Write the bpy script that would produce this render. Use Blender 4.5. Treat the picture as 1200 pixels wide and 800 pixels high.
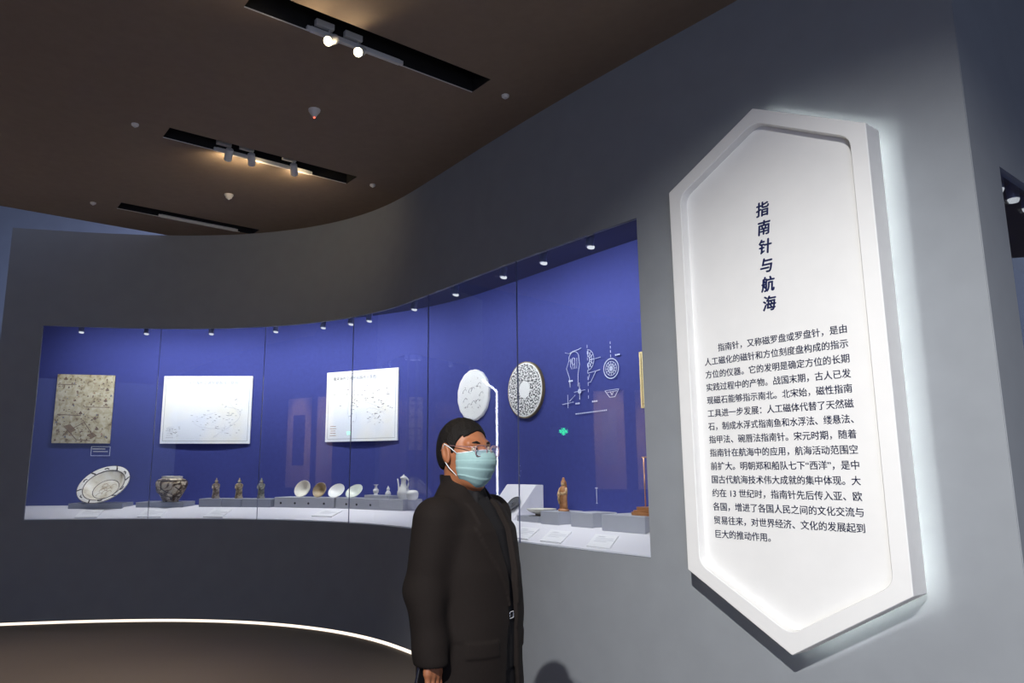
import bpy, bmesh, math, random
import numpy as np
from mathutils import Vector, Matrix, Euler

for o in list(bpy.data.objects):
    bpy.data.objects.remove(o)
SC = bpy.context.scene
COL = SC.collection
R = math.radians

# ------------------------------------------------------------------ camera, world, exposure
EYE = 1.5
cam_d = bpy.data.cameras.new('camera')
cam = bpy.data.objects.new('camera', cam_d)
COL.objects.link(cam)
cam.location = (0, 0, EYE)
cam.rotation_euler = (R(90 + 10.04), 0, 0)
cam_d.sensor_width = 36
cam_d.lens = 36 * 867 / 1200
cam_d.shift_x = (600 - 544) / 1200
cam_d.clip_start = 0.02
SC.camera = cam

W = bpy.data.worlds.new('gallery_gloom')
SC.world = W
W.use_nodes = True
bg = W.node_tree.nodes['Background']
bg.inputs[0].default_value = (0.37, 0.45, 0.68, 1)
bg.inputs[1].default_value = 0.66

SC.view_settings.view_transform = 'Standard'
SC.view_settings.look = 'None'
SC.view_settings.gamma = 1
SC.view_settings.use_curve_mapping = False
SC.view_settings.exposure = 0.0

BLUE_POWER = 190
KEY_POWER = 1780          # track light above and behind the camera
CASE_POWER = 25          # each little showcase lamp
TRACK_POWER = 4.8        # spill of each ceiling track head
FAR_POWER = 150
FLOOR_POWER = 290
SCROLL_POWER = 450


def lamp(name, kind, loc, energy, color, aim=None, size=None, blend=1.0, radius=0.03, parent=None):
    d = bpy.data.lights.new(name, kind)
    d.energy = energy
    d.color = color
    if kind == 'SPOT':
        d.spot_size = size
        d.spot_blend = blend
    d.shadow_soft_size = radius
    o = bpy.data.objects.new(name, d)
    COL.objects.link(o)
    o.location = loc
    if aim is not None:
        o.rotation_euler = (Vector(aim) - Vector(loc)).to_track_quat('-Z', 'Y').to_euler()
    if parent:
        o.parent = parent
    return o


lamp('key_spot', 'SPOT', (-0.97, -1.85, 4.05), KEY_POWER, (1.0, 0.985, 0.96), aim=(1.60, 3.36, 0.95), size=R(47), radius=0.03)
lamp('blue_fill', 'POINT', (-0.5, -3.5, 1.2), BLUE_POWER, (0.62, 0.70, 1.0), radius=0.6)  # added bluish fill behind the camera, no fitting there
lamp('floor_fill', 'SPOT', (-3.3, 4.6, 4.05), FLOOR_POWER, (1.0, 0.84, 0.68), aim=(-3.3, 5.4, 0), size=R(62), radius=0.1)  # added warm fill to brighten the floor, no track head here
lamp('floor_fill', 'SPOT', (-1.3, 3.9, 4.05), FLOOR_POWER * .8, (1.0, 0.84, 0.68), aim=(-1.5, 4.7, 0), size=R(56), radius=0.1)  # second added floor fill, also without a fitting
lamp('far_wall_fill', 'POINT', (-4.2, 9.7, 4.3), FAR_POWER, (0.55, 0.65, 1.0), radius=0.3)  # unseen fill added beyond the curved wall to lift the far wall

# ------------------------------------------------------------------ plan curve of the big wall
KN = [0.65450, 0.61394, 0.57568, 0.59214, 0.97227, 1.31558, 1.59916, 1.76444, 1.81592, 1.86727]
_s = np.linspace(-4, 9, 1301)
_h = np.interp(_s, np.linspace(0, 9, 10), KN)
_h = np.convolve(np.pad(_h, 30, 'edge'), np.ones(61) / 61, 'valid')
_c = np.cumsum(np.stack([-np.sin(_h), np.cos(_h)], -1) * 0.01, 0)
_c = _c - _c[400] + np.array([1.15338, 4.25265])


def wall_at(s, off=0.0):
    """point of the wall at arc length s (to the left), off metres behind its face, and its heading"""
    x = np.interp(s, _s, _c[:, 0]); y = np.interp(s, _s, _c[:, 1]); h = np.interp(s, _s, _h)
    return x + math.cos(h) * off, y + math.sin(h) * off, h


def pos(s, off, z):
    x, y, h = wall_at(s, off)
    return Vector((x, y, z))


def shelf_z(off):
    return 1.02 + 0.3 * off if off < 0.36 else 1.128


# ------------------------------------------------------------------ materials
MATS = {}


def mat(name, col, rough=0.6, metal=0.0, vary=0.06, scale=40.0, emit=0.0, ecol=None, spec=0.5, bump=0.0, sub=0.0):
    if name in MATS:
        return MATS[name]
    m = bpy.data.materials.new(name)
    m.use_nodes = True
    nt = m.node_tree
    b = nt.nodes['Principled BSDF']
    b.inputs['Roughness'].default_value = rough
    b.inputs['Metallic'].default_value = metal
    b.inputs['Specular IOR Level'].default_value = spec
    b.inputs['Base Color'].default_value = (*col, 1)
    if vary > 0 or bump > 0:
        tc = nt.nodes.new('ShaderNodeTexCoord')
        nz = nt.nodes.new('ShaderNodeTexNoise')
        nz.inputs['Scale'].default_value = scale
        nz.inputs['Detail'].default_value = 4
        nt.links.new(tc.outputs['Object'], nz.inputs['Vector'])
        rp = nt.nodes.new('ShaderNodeValToRGB')
        rp.color_ramp.elements[0].position = 0.3
        rp.color_ramp.elements[1].position = 0.7
        rp.color_ramp.elements[0].color = (*[c * (1 - vary) for c in col], 1)
        rp.color_ramp.elements[1].color = (*[min(1, c * (1 + vary)) for c in col], 1)
        nt.links.new(nz.outputs['Fac'], rp.inputs['Fac'])
        nt.links.new(rp.outputs['Color'], b.inputs['Base Color'])
        if bump > 0:
            bp = nt.nodes.new('ShaderNodeBump')
            bp.inputs['Strength'].default_value = bump
            bp.inputs['Distance'].default_value = 0.01
            nt.links.new(nz.outputs['Fac'], bp.inputs['Height'])
            nt.links.new(bp.outputs['Normal'], b.inputs['Normal'])
    if emit > 0:
        b.inputs['Emission Color'].default_value = (*(ecol or col), 1)
        b.inputs['Emission Strength'].default_value = emit
    if sub > 0:
        b.inputs['Subsurface Weight'].default_value = sub
        b.inputs['Subsurface Radius'].default_value = (0.01, 0.004, 0.002)
    MATS[name] = m
    return m


def glass_mat(name, f0=0.045, tint=(0.97, 0.985, 1.0)):
    m = bpy.data.materials.new(name)
    m.use_nodes = True
    nt = m.node_tree
    nt.nodes.clear()
    out = nt.nodes.new('ShaderNodeOutputMaterial')
    mix = nt.nodes.new('ShaderNodeMixShader')
    tr = nt.nodes.new('ShaderNodeBsdfTransparent')
    tr.inputs[0].default_value = (*tint, 1)
    gl = nt.nodes.new('ShaderNodeBsdfGlossy')
    gl.inputs['Roughness'].default_value = 0.0
    geo = nt.nodes.new('ShaderNodeNewGeometry')
    dot = nt.nodes.new('ShaderNodeVectorMath'); dot.operation = 'DOT_PRODUCT'
    nt.links.new(geo.outputs['Normal'], dot.inputs[0])
    nt.links.new(geo.outputs['Incoming'], dot.inputs[1])
    def math_node(op, a, b=None):
        n = nt.nodes.new('ShaderNodeMath'); n.operation = op
        for i, v in enumerate((a, b)):
            if v is None:
                continue
            if isinstance(v, (int, float)):
                n.inputs[i].default_value = v
            else:
                nt.links.new(v, n.inputs[i])
        return n.outputs[0]
    c = math_node('ABSOLUTE', dot.outputs['Value'])
    k = math_node('POWER', math_node('SUBTRACT', 1.0, c), 5.0)
    f = math_node('ADD', math_node('MULTIPLY', k, 1 - f0), f0)
    nt.links.new(f, mix.inputs['Fac'])
    nt.links.new(tr.outputs[0], mix.inputs[1])
    nt.links.new(gl.outputs[0], mix.inputs[2])
    nt.links.new(mix.outputs[0], out.inputs['Surface'])
    MATS[name] = m
    return m


def glow_mat(name, col, strength):
    m = bpy.data.materials.new(name)
    m.use_nodes = True
    nt = m.node_tree
    nt.nodes.clear()
    out = nt.nodes.new('ShaderNodeOutputMaterial')
    e = nt.nodes.new('ShaderNodeEmission')
    e.inputs[0].default_value = (*col, 1)
    e.inputs[1].default_value = strength
    nt.links.new(e.outputs[0], out.inputs['Surface'])
    MATS[name] = m
    return m


def ramp_mat(name, kind, scale, stops, rough=0.5, detail=4.0, coord='Object', distort=0.0, vscale=(1, 1, 1)):
    """texture -> colour ramp -> base colour"""
    m = bpy.data.materials.new(name)
    m.use_nodes = True
    nt = m.node_tree
    b = nt.nodes['Principled BSDF']
    b.inputs['Roughness'].default_value = rough
    tc = nt.nodes.new('ShaderNodeTexCoord')
    mp = nt.nodes.new('ShaderNodeMapping')
    mp.inputs['Scale'].default_value = vscale
    nt.links.new(tc.outputs[coord], mp.inputs['Vector'])
    if kind == 'noise':
        t = nt.nodes.new('ShaderNodeTexNoise'); t.inputs['Detail'].default_value = detail
        t.inputs['Distortion'].default_value = distort
        fac = t.outputs['Fac']
    elif kind == 'voronoi':
        t = nt.nodes.new('ShaderNodeTexVoronoi'); fac = t.outputs['Distance']
    else:
        t = nt.nodes.new('ShaderNodeTexWave'); t.inputs['Distortion'].default_value = distort
        t.inputs['Detail'].default_value = detail
        fac = t.outputs['Fac']
    t.inputs['Scale'].default_value = scale
    nt.links.new(mp.outputs[0], t.inputs['Vector'])
    rp = nt.nodes.new('ShaderNodeValToRGB')
    els = rp.color_ramp.elements
    while len(els) < len(stops):
        els.new(0.5)
    for e, (p, c) in zip(els, stops):
        e.position = p
        e.color = (*c, 1)
    nt.links.new(fac, rp.inputs['Fac'])
    nt.links.new(rp.outputs['Color'], b.inputs['Base Color'])
    MATS[name] = m
    return m


M_WALL = mat('grey wall paint', (0.305, 0.325, 0.35), 0.85, vary=0.03, scale=6, spec=0.2)
M_PANEL = mat('white panel lacquer', (0.88, 0.88, 0.87), 0.6, vary=0.015, scale=8, spec=0.3)
M_CEIL = mat('brown grey ceiling', (0.275, 0.205, 0.152), 0.9, vary=0.04, scale=14, spec=0.1)
M_SLOT = mat('slot black', (0.012, 0.011, 0.011), 0.7, vary=0)
M_FLOOR = ramp_mat('carpet brown grey', 'noise', 160, [(0.3, (0.135, 0.113, 0.096)), (0.7, (0.215, 0.185, 0.16))], 0.95, 6)
M_FAR = mat('blue grey far wall', (0.32, 0.35, 0.42), 0.85, vary=0.03, scale=5)
M_BLUE = mat('royal blue case cloth', (0.049, 0.060, 0.235), 0.75, vary=0.05, scale=30, spec=0.15)
M_NAVY = mat('unlit navy soffit', (0.010, 0.014, 0.07), 0.8, vary=0)  # dark tone stands in for a soffit the lamps leave unlit
M_SHELF = mat('pale grey shelf', (0.78, 0.77, 0.80), 0.7, vary=0.02, scale=30)
M_PLINTH = mat('grey plinth lacquer', (0.40, 0.41, 0.45), 0.7, vary=0.02, scale=30)
M_PLINTH_D = mat('blue grey plinth lacquer', (0.30, 0.315, 0.37), 0.7, vary=0.02, scale=30)
M_GLASS = glass_mat('case glass')
M_LENS = glass_mat('spectacle glass', 0.06, (0.93, 0.9, 0.95))
M_WHITE = mat('white metal', (0.72, 0.70, 0.66), 0.45, vary=0)
M_CARD = mat('white card', (0.86, 0.86, 0.86), 0.7, vary=0.01)
M_INKGREY = mat('grey print', (0.12, 0.12, 0.13), 0.8, vary=0)
M_PALEINK = mat('pale grey print', (0.58, 0.59, 0.62), 0.8, vary=0)
M_INK = mat('navy print', (0.012, 0.018, 0.07), 0.7, vary=0)
M_TITLE = mat('navy title', (0.010, 0.022, 0.13), 0.6, vary=0)
M_WPRINT = mat('white print', (0.62, 0.66, 0.82), 0.8, vary=0)
M_CHROME = mat('chrome', (0.8, 0.8, 0.82), 0.18, 1.0, vary=0)
M_BLACK = mat('black plastic', (0.015, 0.015, 0.017), 0.4, vary=0)
M_LAMPNAVY = mat('blue grey lamp body', (0.30, 0.34, 0.50), 0.35, 0.3, vary=0)
M_LAMPLENS = glow_mat('lamp lens glow', (0.9, 0.94, 1.0), 0.9)
M_HOT = glow_mat('warm lamp face', (1.0, 0.86, 0.55), 14.0)
M_STRIP = glow_mat('warm strip glow', (1.0, 0.86, 0.72), 1.6)
M_COVE = glow_mat('cool white strip glow', (0.95, 1.0, 0.94), 21.0)

# ------------------------------------------------------------------ mesh helpers


class MB:
    def __init__(self):
        self.v, self.f, self.mi = [], [], []

    def add(self, vs, fs, mi=0):
        n = len(self.v)
        self.v += [tuple(map(float, p)) for p in vs]
        self.f += [tuple(i + n for i in f) for f in fs]
        self.mi += [mi] * len(fs)
        return self

    def box(self, c, size, rot=None, mi=0):
        hx, hy, hz = [d / 2 for d in size]
        P = [Vector((x, y, z)) for x in (-hx, hx) for y in (-hy, hy) for z in (-hz, hz)]
        if rot is not None:
            m = rot if isinstance(rot, Matrix) else Euler(rot).to_matrix()
            P = [m @ p for p in P]
        P = [p + Vector(c) for p in P]
        return self.add(P, [(0, 1, 3, 2), (4, 6, 7, 5), (0, 4, 5, 1), (2, 3, 7, 6), (0, 2, 6, 4), (1, 5, 7, 3)], mi)

    def prism(self, poly, a, b, axis='y', mi=0):
        """poly in the x-z plane pushed from y=a to y=b (axis y), or in x-y from z=a to z=b"""
        n = len(poly)
        if axis == 'y':
            P = [(p[0], a, p[1]) for p in poly] + [(p[0], b, p[1]) for p in poly]
        elif axis == 'x':
            P = [(a, p[0], p[1]) for p in poly] + [(b, p[0], p[1]) for p in poly]
        else:
            P = [(p[0], p[1], a) for p in poly] + [(p[0], p[1], b) for p in poly]
        F = [tuple(range(n)), tuple(range(2 * n - 1, n - 1, -1))] + [(i, i + n, (i + 1) % n + n, (i + 1) % n) for i in range(n)]
        return self.add(P, F, mi)

    def lathe(self, prof, n=32, m=None, mi=0, rad=None, caps=False):
        """profile of (r, z) turned about z; rad(angle, i) scales the radius"""
        P, F = [], []
        for i, (r, z) in enumerate(prof):
            for k in range(n):
                a = 2 * math.pi * k / n
                q = r * (rad(a, i) if rad else 1)
                P.append(Vector((q * math.cos(a), q * math.sin(a), z)))
        for i in range(len(prof) - 1):
            for k in range(n):
                k2 = (k + 1) % n
                F.append((i * n + k, i * n + k2, (i + 1) * n + k2, (i + 1) * n + k))
        if caps and prof[0][0] > 1e-5:
            F.append(tuple(range(n - 1, -1, -1)))
        if caps and prof[-1][0] > 1e-5:
            F.append(tuple((len(prof) - 1) * n + k for k in range(n)))
        if m is not None:
            P = [m @ p for p in P]
        return self.add(P, F, mi)

    def tube(self, pts, r, n=8, mi=0, closed=False):
        pts = [Vector(p) for p in pts]
        rs = r if isinstance(r, (list, tuple)) else [r] * len(pts)
        P, F = [], []
        up = Vector((0, 0, 1))
        m = len(pts)
        for i, p in enumerate(pts):
            if closed:
                t = pts[(i + 1) % m] - pts[i - 1]
            else:
                t = pts[min(i + 1, m - 1)] - pts[max(i - 1, 0)]
            t.normalize()
            u = up.cross(t)
            if u.length < 1e-3:
                u = Vector((1, 0, 0)).cross(t)
            u.normalize()
            w = t.cross(u)
            for k in range(n):
                a = 2 * math.pi * k / n
                P.append(p + (u * math.cos(a) + w * math.sin(a)) * rs[i])
        for i in range(m if closed else m - 1):
            j = (i + 1) % m
            for k in range(n):
                k2 = (k + 1) % n
                F.append((i * n + k, i * n + k2, j * n + k2, j * n + k))
        if not closed:
            F += [tuple(range(n - 1, -1, -1)), tuple((m - 1) * n + k for k in range(n))]
        return self.add(P, F, mi)

    def build(self, name, mats, parent=None, smooth=False, bevel=0.0, angle=None):
        me = bpy.data.meshes.new(name)
        me.from_pydata(self.v, [], self.f)
        if not isinstance(mats, (list, tuple)):
            mats = [mats]
        for m in mats:
            me.materials.append(m)
        if len(mats) > 1:
            me.polygons.foreach_set('material_index', self.mi)
        bm = bmesh.new(); bm.from_mesh(me)
        bmesh.ops.remove_doubles(bm, verts=bm.verts, dist=1e-6)
        bmesh.ops.recalc_face_normals(bm, faces=bm.faces)
        bm.to_mesh(me); bm.free()
        if smooth:
            me.shade_smooth()
            if angle:
                me.set_sharp_from_angle(angle=R(angle))
        o = bpy.data.objects.new(name, me)
        COL.objects.link(o)
        if parent:
            o.parent = parent
        if bevel > 0:
            md = o.modifiers.new('bevel', 'BEVEL')
            md.width = bevel; md.segments = 2; md.limit_method = 'ANGLE'
        return o


def tag(o, label=None, cat=None, group=None, kind=None):
    if label: o['label'] = label
    if cat: o['category'] = cat
    if group: o['group'] = group
    if kind: o['kind'] = kind
    return o


def thing(name, label, cat, loc=(0, 0, 0), rz=0.0, group=None):
    o = bpy.data.objects.new(name, None)
    o.empty_display_size = 0.05
    COL.objects.link(o)
    o.location = loc
    o.rotation_euler = (0, 0, rz)
    return tag(o, label, cat, group)


def on_wall(name, label, cat, s, off, z, group=None, turn=0.0):
    """thing whose x runs right along the wall and y runs away from the viewer"""
    x, y, h = wall_at(s, off)
    return thing(name, label, cat, (x, y, z), h - math.pi / 2 + turn, group)


def copy_tree(o, parent=None):
    c = o.copy()
    COL.objects.link(c)
    if parent:
        c.parent = parent
    for ch in list(o.children):
        copy_tree(ch, c)
    return c


def structure(o):
    o['kind'] = 'structure'
    return o


def text_mesh(name, body, size, mtl, parent, loc, rot=(R(90), 0, 0), align='LEFT', bold=0.0, shear=0.0, extrude=0.0006, spacing=1.0, sx=1.0):
    cu = bpy.data.curves.new(name, 'FONT')
    cu.body = body
    cu.size = size
    cu.align_x = align
    cu.align_y = 'CENTER'
    cu.offset = bold
    cu.shear = shear
    cu.extrude = extrude
    cu.space_character = spacing
    cu.resolution_u = 3
    t = bpy.data.objects.new(name, cu)
    COL.objects.link(t)
    bpy.context.view_layer.update()
    me = bpy.data.meshes.new_from_object(t.evaluated_get(bpy.context.evaluated_depsgraph_get()))
    COL.objects.unlink(t)
    bpy.data.objects.remove(t)
    me.name = name
    me.materials.clear()
    me.materials.append(mtl)
    o = bpy.data.objects.new(name, me)
    COL.objects.link(o)
    o.parent = parent
    o.location = loc
    o.rotation_euler = rot
    o.scale = (sx, 1, 1)
    return o


def join_meshes(objs, name):
    """join several flat meshes of one part (all share the parent) into the first"""
    bm = bmesh.new()
    for o in objs:
        me = o.data.copy()
        me.transform(o.matrix_basis)
        bm.from_mesh(me)
    first = objs[0]
    mats = list(first.data.materials)
    me = bpy.data.meshes.new(name)
    bm.to_mesh(me); bm.free()
    for m in mats:
        me.materials.append(m)
    par = first.parent
    for o in objs:
        bpy.data.objects.remove(o)
    r = bpy.data.objects.new(name, me)
    COL.objects.link(r)
    r.parent = par
    return r


def absorb(target, others):
    """printed or painted marks become part of the surface's own mesh, with their own ink materials"""
    bm = bmesh.new()
    bm.from_mesh(target.data)
    mats = list(target.data.materials)
    for o in others:
        me = o.data.copy()
        me.transform(o.matrix_basis)
        off = len(mats)
        mats += list(o.data.materials)
        for m in o.data.materials:
            target.data.materials.append(m)
        k = len(bm.faces)
        bm.from_mesh(me)
        bm.faces.ensure_lookup_table()
        for f in bm.faces[k:]:
            f.material_index += off
        bpy.data.objects.remove(o)
    bm.to_mesh(target.data)
    bm.free()


# ------------------------------------------------------------------ the setting
ZW, ZB, ZT = 4.11, 1.02, 3.05           # wall top, window sill, window head
S_R, S_L = 0.147, 7.367                 # window right and left ends
S_END, S_COR = 7.76, -1.636             # wall left end and right corner
SKIN = 0.03


def ribbon(mb, s0, s1, prof, step=0.08, mi=0, caps=True):
    """closed profile of (off, z) swept along the wall curve from s0 to s1"""
    n = max(2, int(abs(s1 - s0) / step) + 1)
    ss = np.linspace(s0, s1, n)
    P, F = [], []
    m = len(prof)
    for s in ss:
        for off, z in prof:
            P.append(pos(s, off, z))
    for i in range(n - 1):
        for k in range(m):
            k2 = (k + 1) % m
            F.append((i * m + k, i * m + k2, (i + 1) * m + k2, (i + 1) * m + k))
    if caps:
        F += [tuple(range(m - 1, -1, -1)), tuple((n - 1) * m + k for k in range(m))]
    mb.add(P, F, mi)


def rect(o0, o1, z0, z1):
    return [(o0, z0), (o1, z0), (o1, z1), (o0, z1)]


wf = MB()
ribbon(wf, S_R, S_L, rect(0, SKIN, 0.03, ZB))
ribbon(wf, S_R, S_L, rect(0, SKIN, ZT, ZW))
ribbon(wf, S_COR, S_R, rect(0, SKIN, 0.03, ZW))
ribbon(wf, S_L, S_END, rect(0, SKIN, 0.03, ZW))
ribbon(wf, -0.1, S_END, rect(1.0, 1.05, 0.0, ZW))
ribbon(wf, S_END - 0.03, S_END, rect(SKIN, 1.0, 0.0, ZW))
structure(wf.build('wall_front', M_WALL, smooth=True, angle=30))

fl = MB()
fl.box((0, 3, -0.05), (24, 24, 0.1))
structure(fl.build('floor', M_FLOOR))

# end wall that turns away at the right corner, with its own showcase opening
cx, cy, ch = wall_at(S_COR, 0)
NB = Vector((math.cos(ch), math.sin(ch), 0))        # away from the viewer
TR = Vector((math.sin(ch), -math.cos(ch), 0))       # to the right along the panel wall
E0 = Vector((cx, cy, 0))


def end_pt(u, d, z):                                # u metres along the end wall, d metres out of its face
    p = E0 + NB * u + TR * d
    return (p.x, p.y, z)


def end_box(mb, u0, u1, d0, d1, z0, z1, mi=0):
    P = [end_pt(u, d, z) for u in (u0, u1) for d in (d0, d1) for z in (z0, z1)]
    mb.add(P, [(0, 1, 3, 2), (4, 6, 7, 5), (0, 4, 5, 1), (2, 3, 7, 6), (0, 2, 6, 4), (1, 5, 7, 3)], mi)


we = MB()
end_box(we, 0.004, 0.345, -0.03, 0.003, 0.0, ZW)
end_box(we, 0.345, 3.2, -0.03, 0.003, 2.865, ZW)
end_box(we, 0.345, 3.2, -0.03, 0.003, 0.0, 1.0)
end_box(we, 3.2, 4.2, -0.03, 0.003, 0.0, ZW)
structure(we.build('wall_end', M_WALL))

# ceiling with three lighting slots cut into it
UD = Vector((0.806, 0.592)).normalized()
WD = Vector((UD.y, -UD.x))
SLOTS = [((-1.254, 3.816), 1.623, 0.211), ((-2.384, 5.479), 1.618, 0.203), ((-3.486, 7.078), 1.40, 0.20)]


def slot_poly(a, ln, wd):
    a = Vector(a)
    return [a, a + UD * ln, a + UD * ln + WD * wd, a + WD * wd]


edge0, edge1 = Vector((-4.614, 7.006)), Vector((-3.177, 8.04))
ed = (edge1 - edge0).normalized()
outer = [edge0 - ed * 9, edge1 + ed * 2.4, Vector((9, 9.5)), Vector((9, -7)), Vector((-9, -7)), ]
bm = bmesh.new()
ring = []
for poly in [outer] + [slot_poly(*q) for q in SLOTS]:
    vs = [bm.verts.new((p[0], p[1], ZW)) for p in poly]
    ring += [bm.edges.new((vs[i], vs[(i + 1) % len(vs)])) for i in range(len(vs))]
bmesh.ops.triangle_fill(bm, edges=ring, use_beauty=True)
for f in bm.faces:
    f.material_index = 0
for q in SLOTS:
    p = slot_poly(*q)
    lo = [bm.verts.new((v.x, v.y, ZW)) for v in p]
    hi = [bm.verts.new((v.x, v.y, ZW + 0.22)) for v in p]
    fs = [bm.faces.new((lo[i], lo[(i + 1) % 4], hi[(i + 1) % 4], hi[i])) for i in range(4)] + [bm.faces.new(hi)]
    for f in fs:
        f.material_index = 1
# thickness seen at the ceiling's free edge
e = [Vector((outer[0].x, outer[0].y)), Vector((outer[1].x, outer[1].y))]
q4 = [bm.verts.new((e[0].x, e[0].y, ZW)), bm.verts.new((e[1].x, e[1].y, ZW)), bm.verts.new((e[1].x, e[1].y, ZW + 0.4)), bm.verts.new((e[0].x, e[0].y, ZW + 0.4))]
bm.faces.new(q4)
me = bpy.data.meshes.new('ceiling')
bm.to_mesh(me); bm.free()
me.materials.append(M_CEIL); me.materials.append(M_SLOT)
o = bpy.data.objects.new('ceiling', me); COL.objects.link(o); structure(o)

b = MB(); b.box((-3, 12.0, 3.0), (22, 0.1, 6.6)); structure(b.build('wall_far', M_FAR))
b = MB(); b.box((-3, 9.6, 6.35), (22, 5.0, 0.1)); structure(b.build('ceiling_upper', M_CEIL))

# glowing strip under the foot of the wall
b = MB(); ribbon(b, S_COR + 0.02, S_END - 0.02, rect(0.002, 0.02, 0.0, 0.022))
ls = b.build('floor_light_strip', M_STRIP)
tag(ls, 'thin warm white light strip glowing along the foot of the curved wall', 'light strip')

# ------------------------------------------------------------------ the long curved showcase
case = thing('display_case', 'long curved built-in showcase with royal blue back and frameless glass front', 'display case', pos(3.7, 0.45, 0))
inv = Matrix.Translation(-Vector(case.location))


def case_part(mb, name, m, smooth=True):
    o = mb.build(name, m, None, smooth=smooth, angle=30)
    o.data.transform(inv)
    o.parent = case
    return o


b = MB(); ribbon(b, -0.1, 7.70, rect(0.90, 0.93, 1.0, 3.36)); case_part(b, 'back_panel', M_BLUE)
b = MB(); ribbon(b, -0.1, 7.70, [(SKIN, 1.029), (0.36, 1.128), (0.90, 1.128), (0.90, 0.98), (SKIN, 0.98)]); case_part(b, 'shelf', M_SHELF)
b = MB(); ribbon(b, -0.1, 7.70, rect(SKIN, 0.90, 3.28, 3.34)); case_part(b, 'soffit', M_NAVY)
b = MB(); ribbon(b, 7.70, 7.72, rect(SKIN, 0.93, 1.0, 3.34)); case_part(b, 'end_panel', M_BLUE)
b = MB(); ribbon(b, -0.12, -0.10, rect(SKIN, 0.93, 1.0, 3.34)); case_part(b, 'end_panel', M_BLUE)
JOINTS = [S_R, 1.32, 2.593, 3.835, 4.98, 6.16, S_L]
for a, c in zip(JOINTS[:-1], JOINTS[1:]):
    b = MB(); ribbon(b, a + 0.004, c - 0.004, rect(0.008, 0.016, ZB, ZT), step=0.05)
    case_part(b, 'glass_pane', M_GLASS)

for a in JOINTS[1:-1]:
    b = MB(); ribbon(b, a - 0.0016, a + 0.0016, rect(0.007, 0.017, ZB, ZT), step=0.002)
    case_part(b, 'glass_joint', mat('dark joint silicone', (0.13, 0.145, 0.24), 0.4, vary=0))

# little lamps hung inside the head of the showcase
LAMP_S = [0.652, 1.135, 1.622, 2.319, 3.025, 3.726, 3.98, 4.342, 4.922, 5.656, 6.352, 7.018]
ordinal = ['nearest the right end', 'second from the right end', 'third from the right end', 'fourth from the right end',
           'fifth from the right end', 'sixth from the right end', 'seventh from the right end', 'sixth from the left end',
           'fifth from the left end', 'third from the left end', 'second from the left end', 'nearest the left end']
ordinal[8] = 'fourth from the left end'
ordinal[7] = 'fifth from the left end'
proto = None
for i, s in enumerate(LAMP_S):
    x, y, h = wall_at(s, 0.12)
    if proto is None:
        proto = thing('case_spotlight', '', 'spotlight', (x, y, 3.005), h - math.pi / 2)
        b = MB(); b.lathe([(0.0, 0.03), (0.024, 0.03), (0.027, 0.02), (0.027, -0.055), (0.0, -0.055)], 20, Matrix.Translation((0, 0, 0.06)) @ Matrix.Rotation(R(-12), 4, 'X'))
        b.build('lamp_head', M_LAMPNAVY, proto, True, angle=40)
        b = MB(); b.lathe([(0.0, 0.0), (0.025, 0.0), (0.026, 0.010), (0.0, 0.010)], 20, Matrix.Translation((0, 0, 0.0)) @ Matrix.Rotation(R(-12), 4, 'X'))
        b.build('lens', M_LAMPLENS, proto, True, angle=40)
        b = MB(); b.tube([(0, 0, 0.08), (0, 0, 0.275)], 0.008)
        b.build('stem', M_LAMPNAVY, proto, True, angle=40)
        o = proto
    else:
        o = copy_tree(proto)
        o.location = (x, y, 3.005); o.rotation_euler = (0, 0, h - math.pi / 2)
    tag(o, 'small blue-grey spotlight under the showcase head, ' + ordinal[i], 'spotlight', 'spotlights in the long showcase')
    wash = 1.6 if 4.6 < s < 6.6 else (.85 if s > 6.6 else 1.0)
    lamp('case_light', 'SPOT', pos(s, 0.13, 2.985), CASE_POWER * wash, (0.92, 0.95, 1.0), aim=pos(s, 0.90, 2.45), size=R(172), radius=0.03)
    lamp('case_beam', 'SPOT', pos(s, 0.14, 2.985), CASE_POWER * .9, (1.0, 0.97, 0.93), aim=pos(s, 0.40, 1.15), size=R(56), radius=0.03)

# ------------------------------------------------------------------ hexagonal introduction panel
PS, POFF = -0.775, -0.19
sign = on_wall('text_panel', 'tall white elongated hexagon panel with blue title and text on the grey wall', 'sign', PS, POFF, 0)


def hexagon(hw, z_ap, z_sh, z_sl, z_bot, r=0.0, n=5):
    P = [Vector((0, z_ap)), Vector((hw, z_sh)), Vector((hw, z_sl)), Vector((0, z_bot)), Vector((-hw, z_sl)), Vector((-hw, z_sh))]
    if r <= 0:
        return P
    out = []
    for i, p in enumerate(P):
        a = (P[i - 1] - p).normalized(); c = (P[(i + 1) % 6] - p).normalized()
        p0, p1 = p + a * r, p + c * r
        for k in range(n + 1):
            t = k / n
            out.append(p0 * (1 - t) ** 2 + p * 2 * t * (1 - t) + p1 * t ** 2)
    return out


HO = hexagon(0.535, 3.335, 3.045, 1.01, 0.69, 0.004)
HI = hexagon(0.460, 3.260, 3.005, 1.045, 0.78, 0.05)
n = len(HO)
DEPTH, REC = 0.13, 0.055
fr = MB()
P = [(p.x, 0, p.y) for p in HO] + [(p.x, 0, p.y) for p in HI] + [(p.x, DEPTH, p.y) for p in HO] + [(p.x, REC, p.y) for p in HI]
F = []
for i in range(n):
    j = (i + 1) % n
    F += [(i, j, n + j, n + i), (i, 2 * n + i, 2 * n + j, j), (n + i, n + j, 3 * n + j, 3 * n + i)]
fr.add(P, F)
fo = fr.build('frame', M_PANEL, sign, True, bevel=0.004, angle=25)
fc = MB(); fc.prism([(p.x * 1.02, 2.02 + (p.y - 2.02) * 1.01) for p in HI], REC, REC + 0.012)
fc.build('text_board', M_PANEL, sign)
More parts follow.
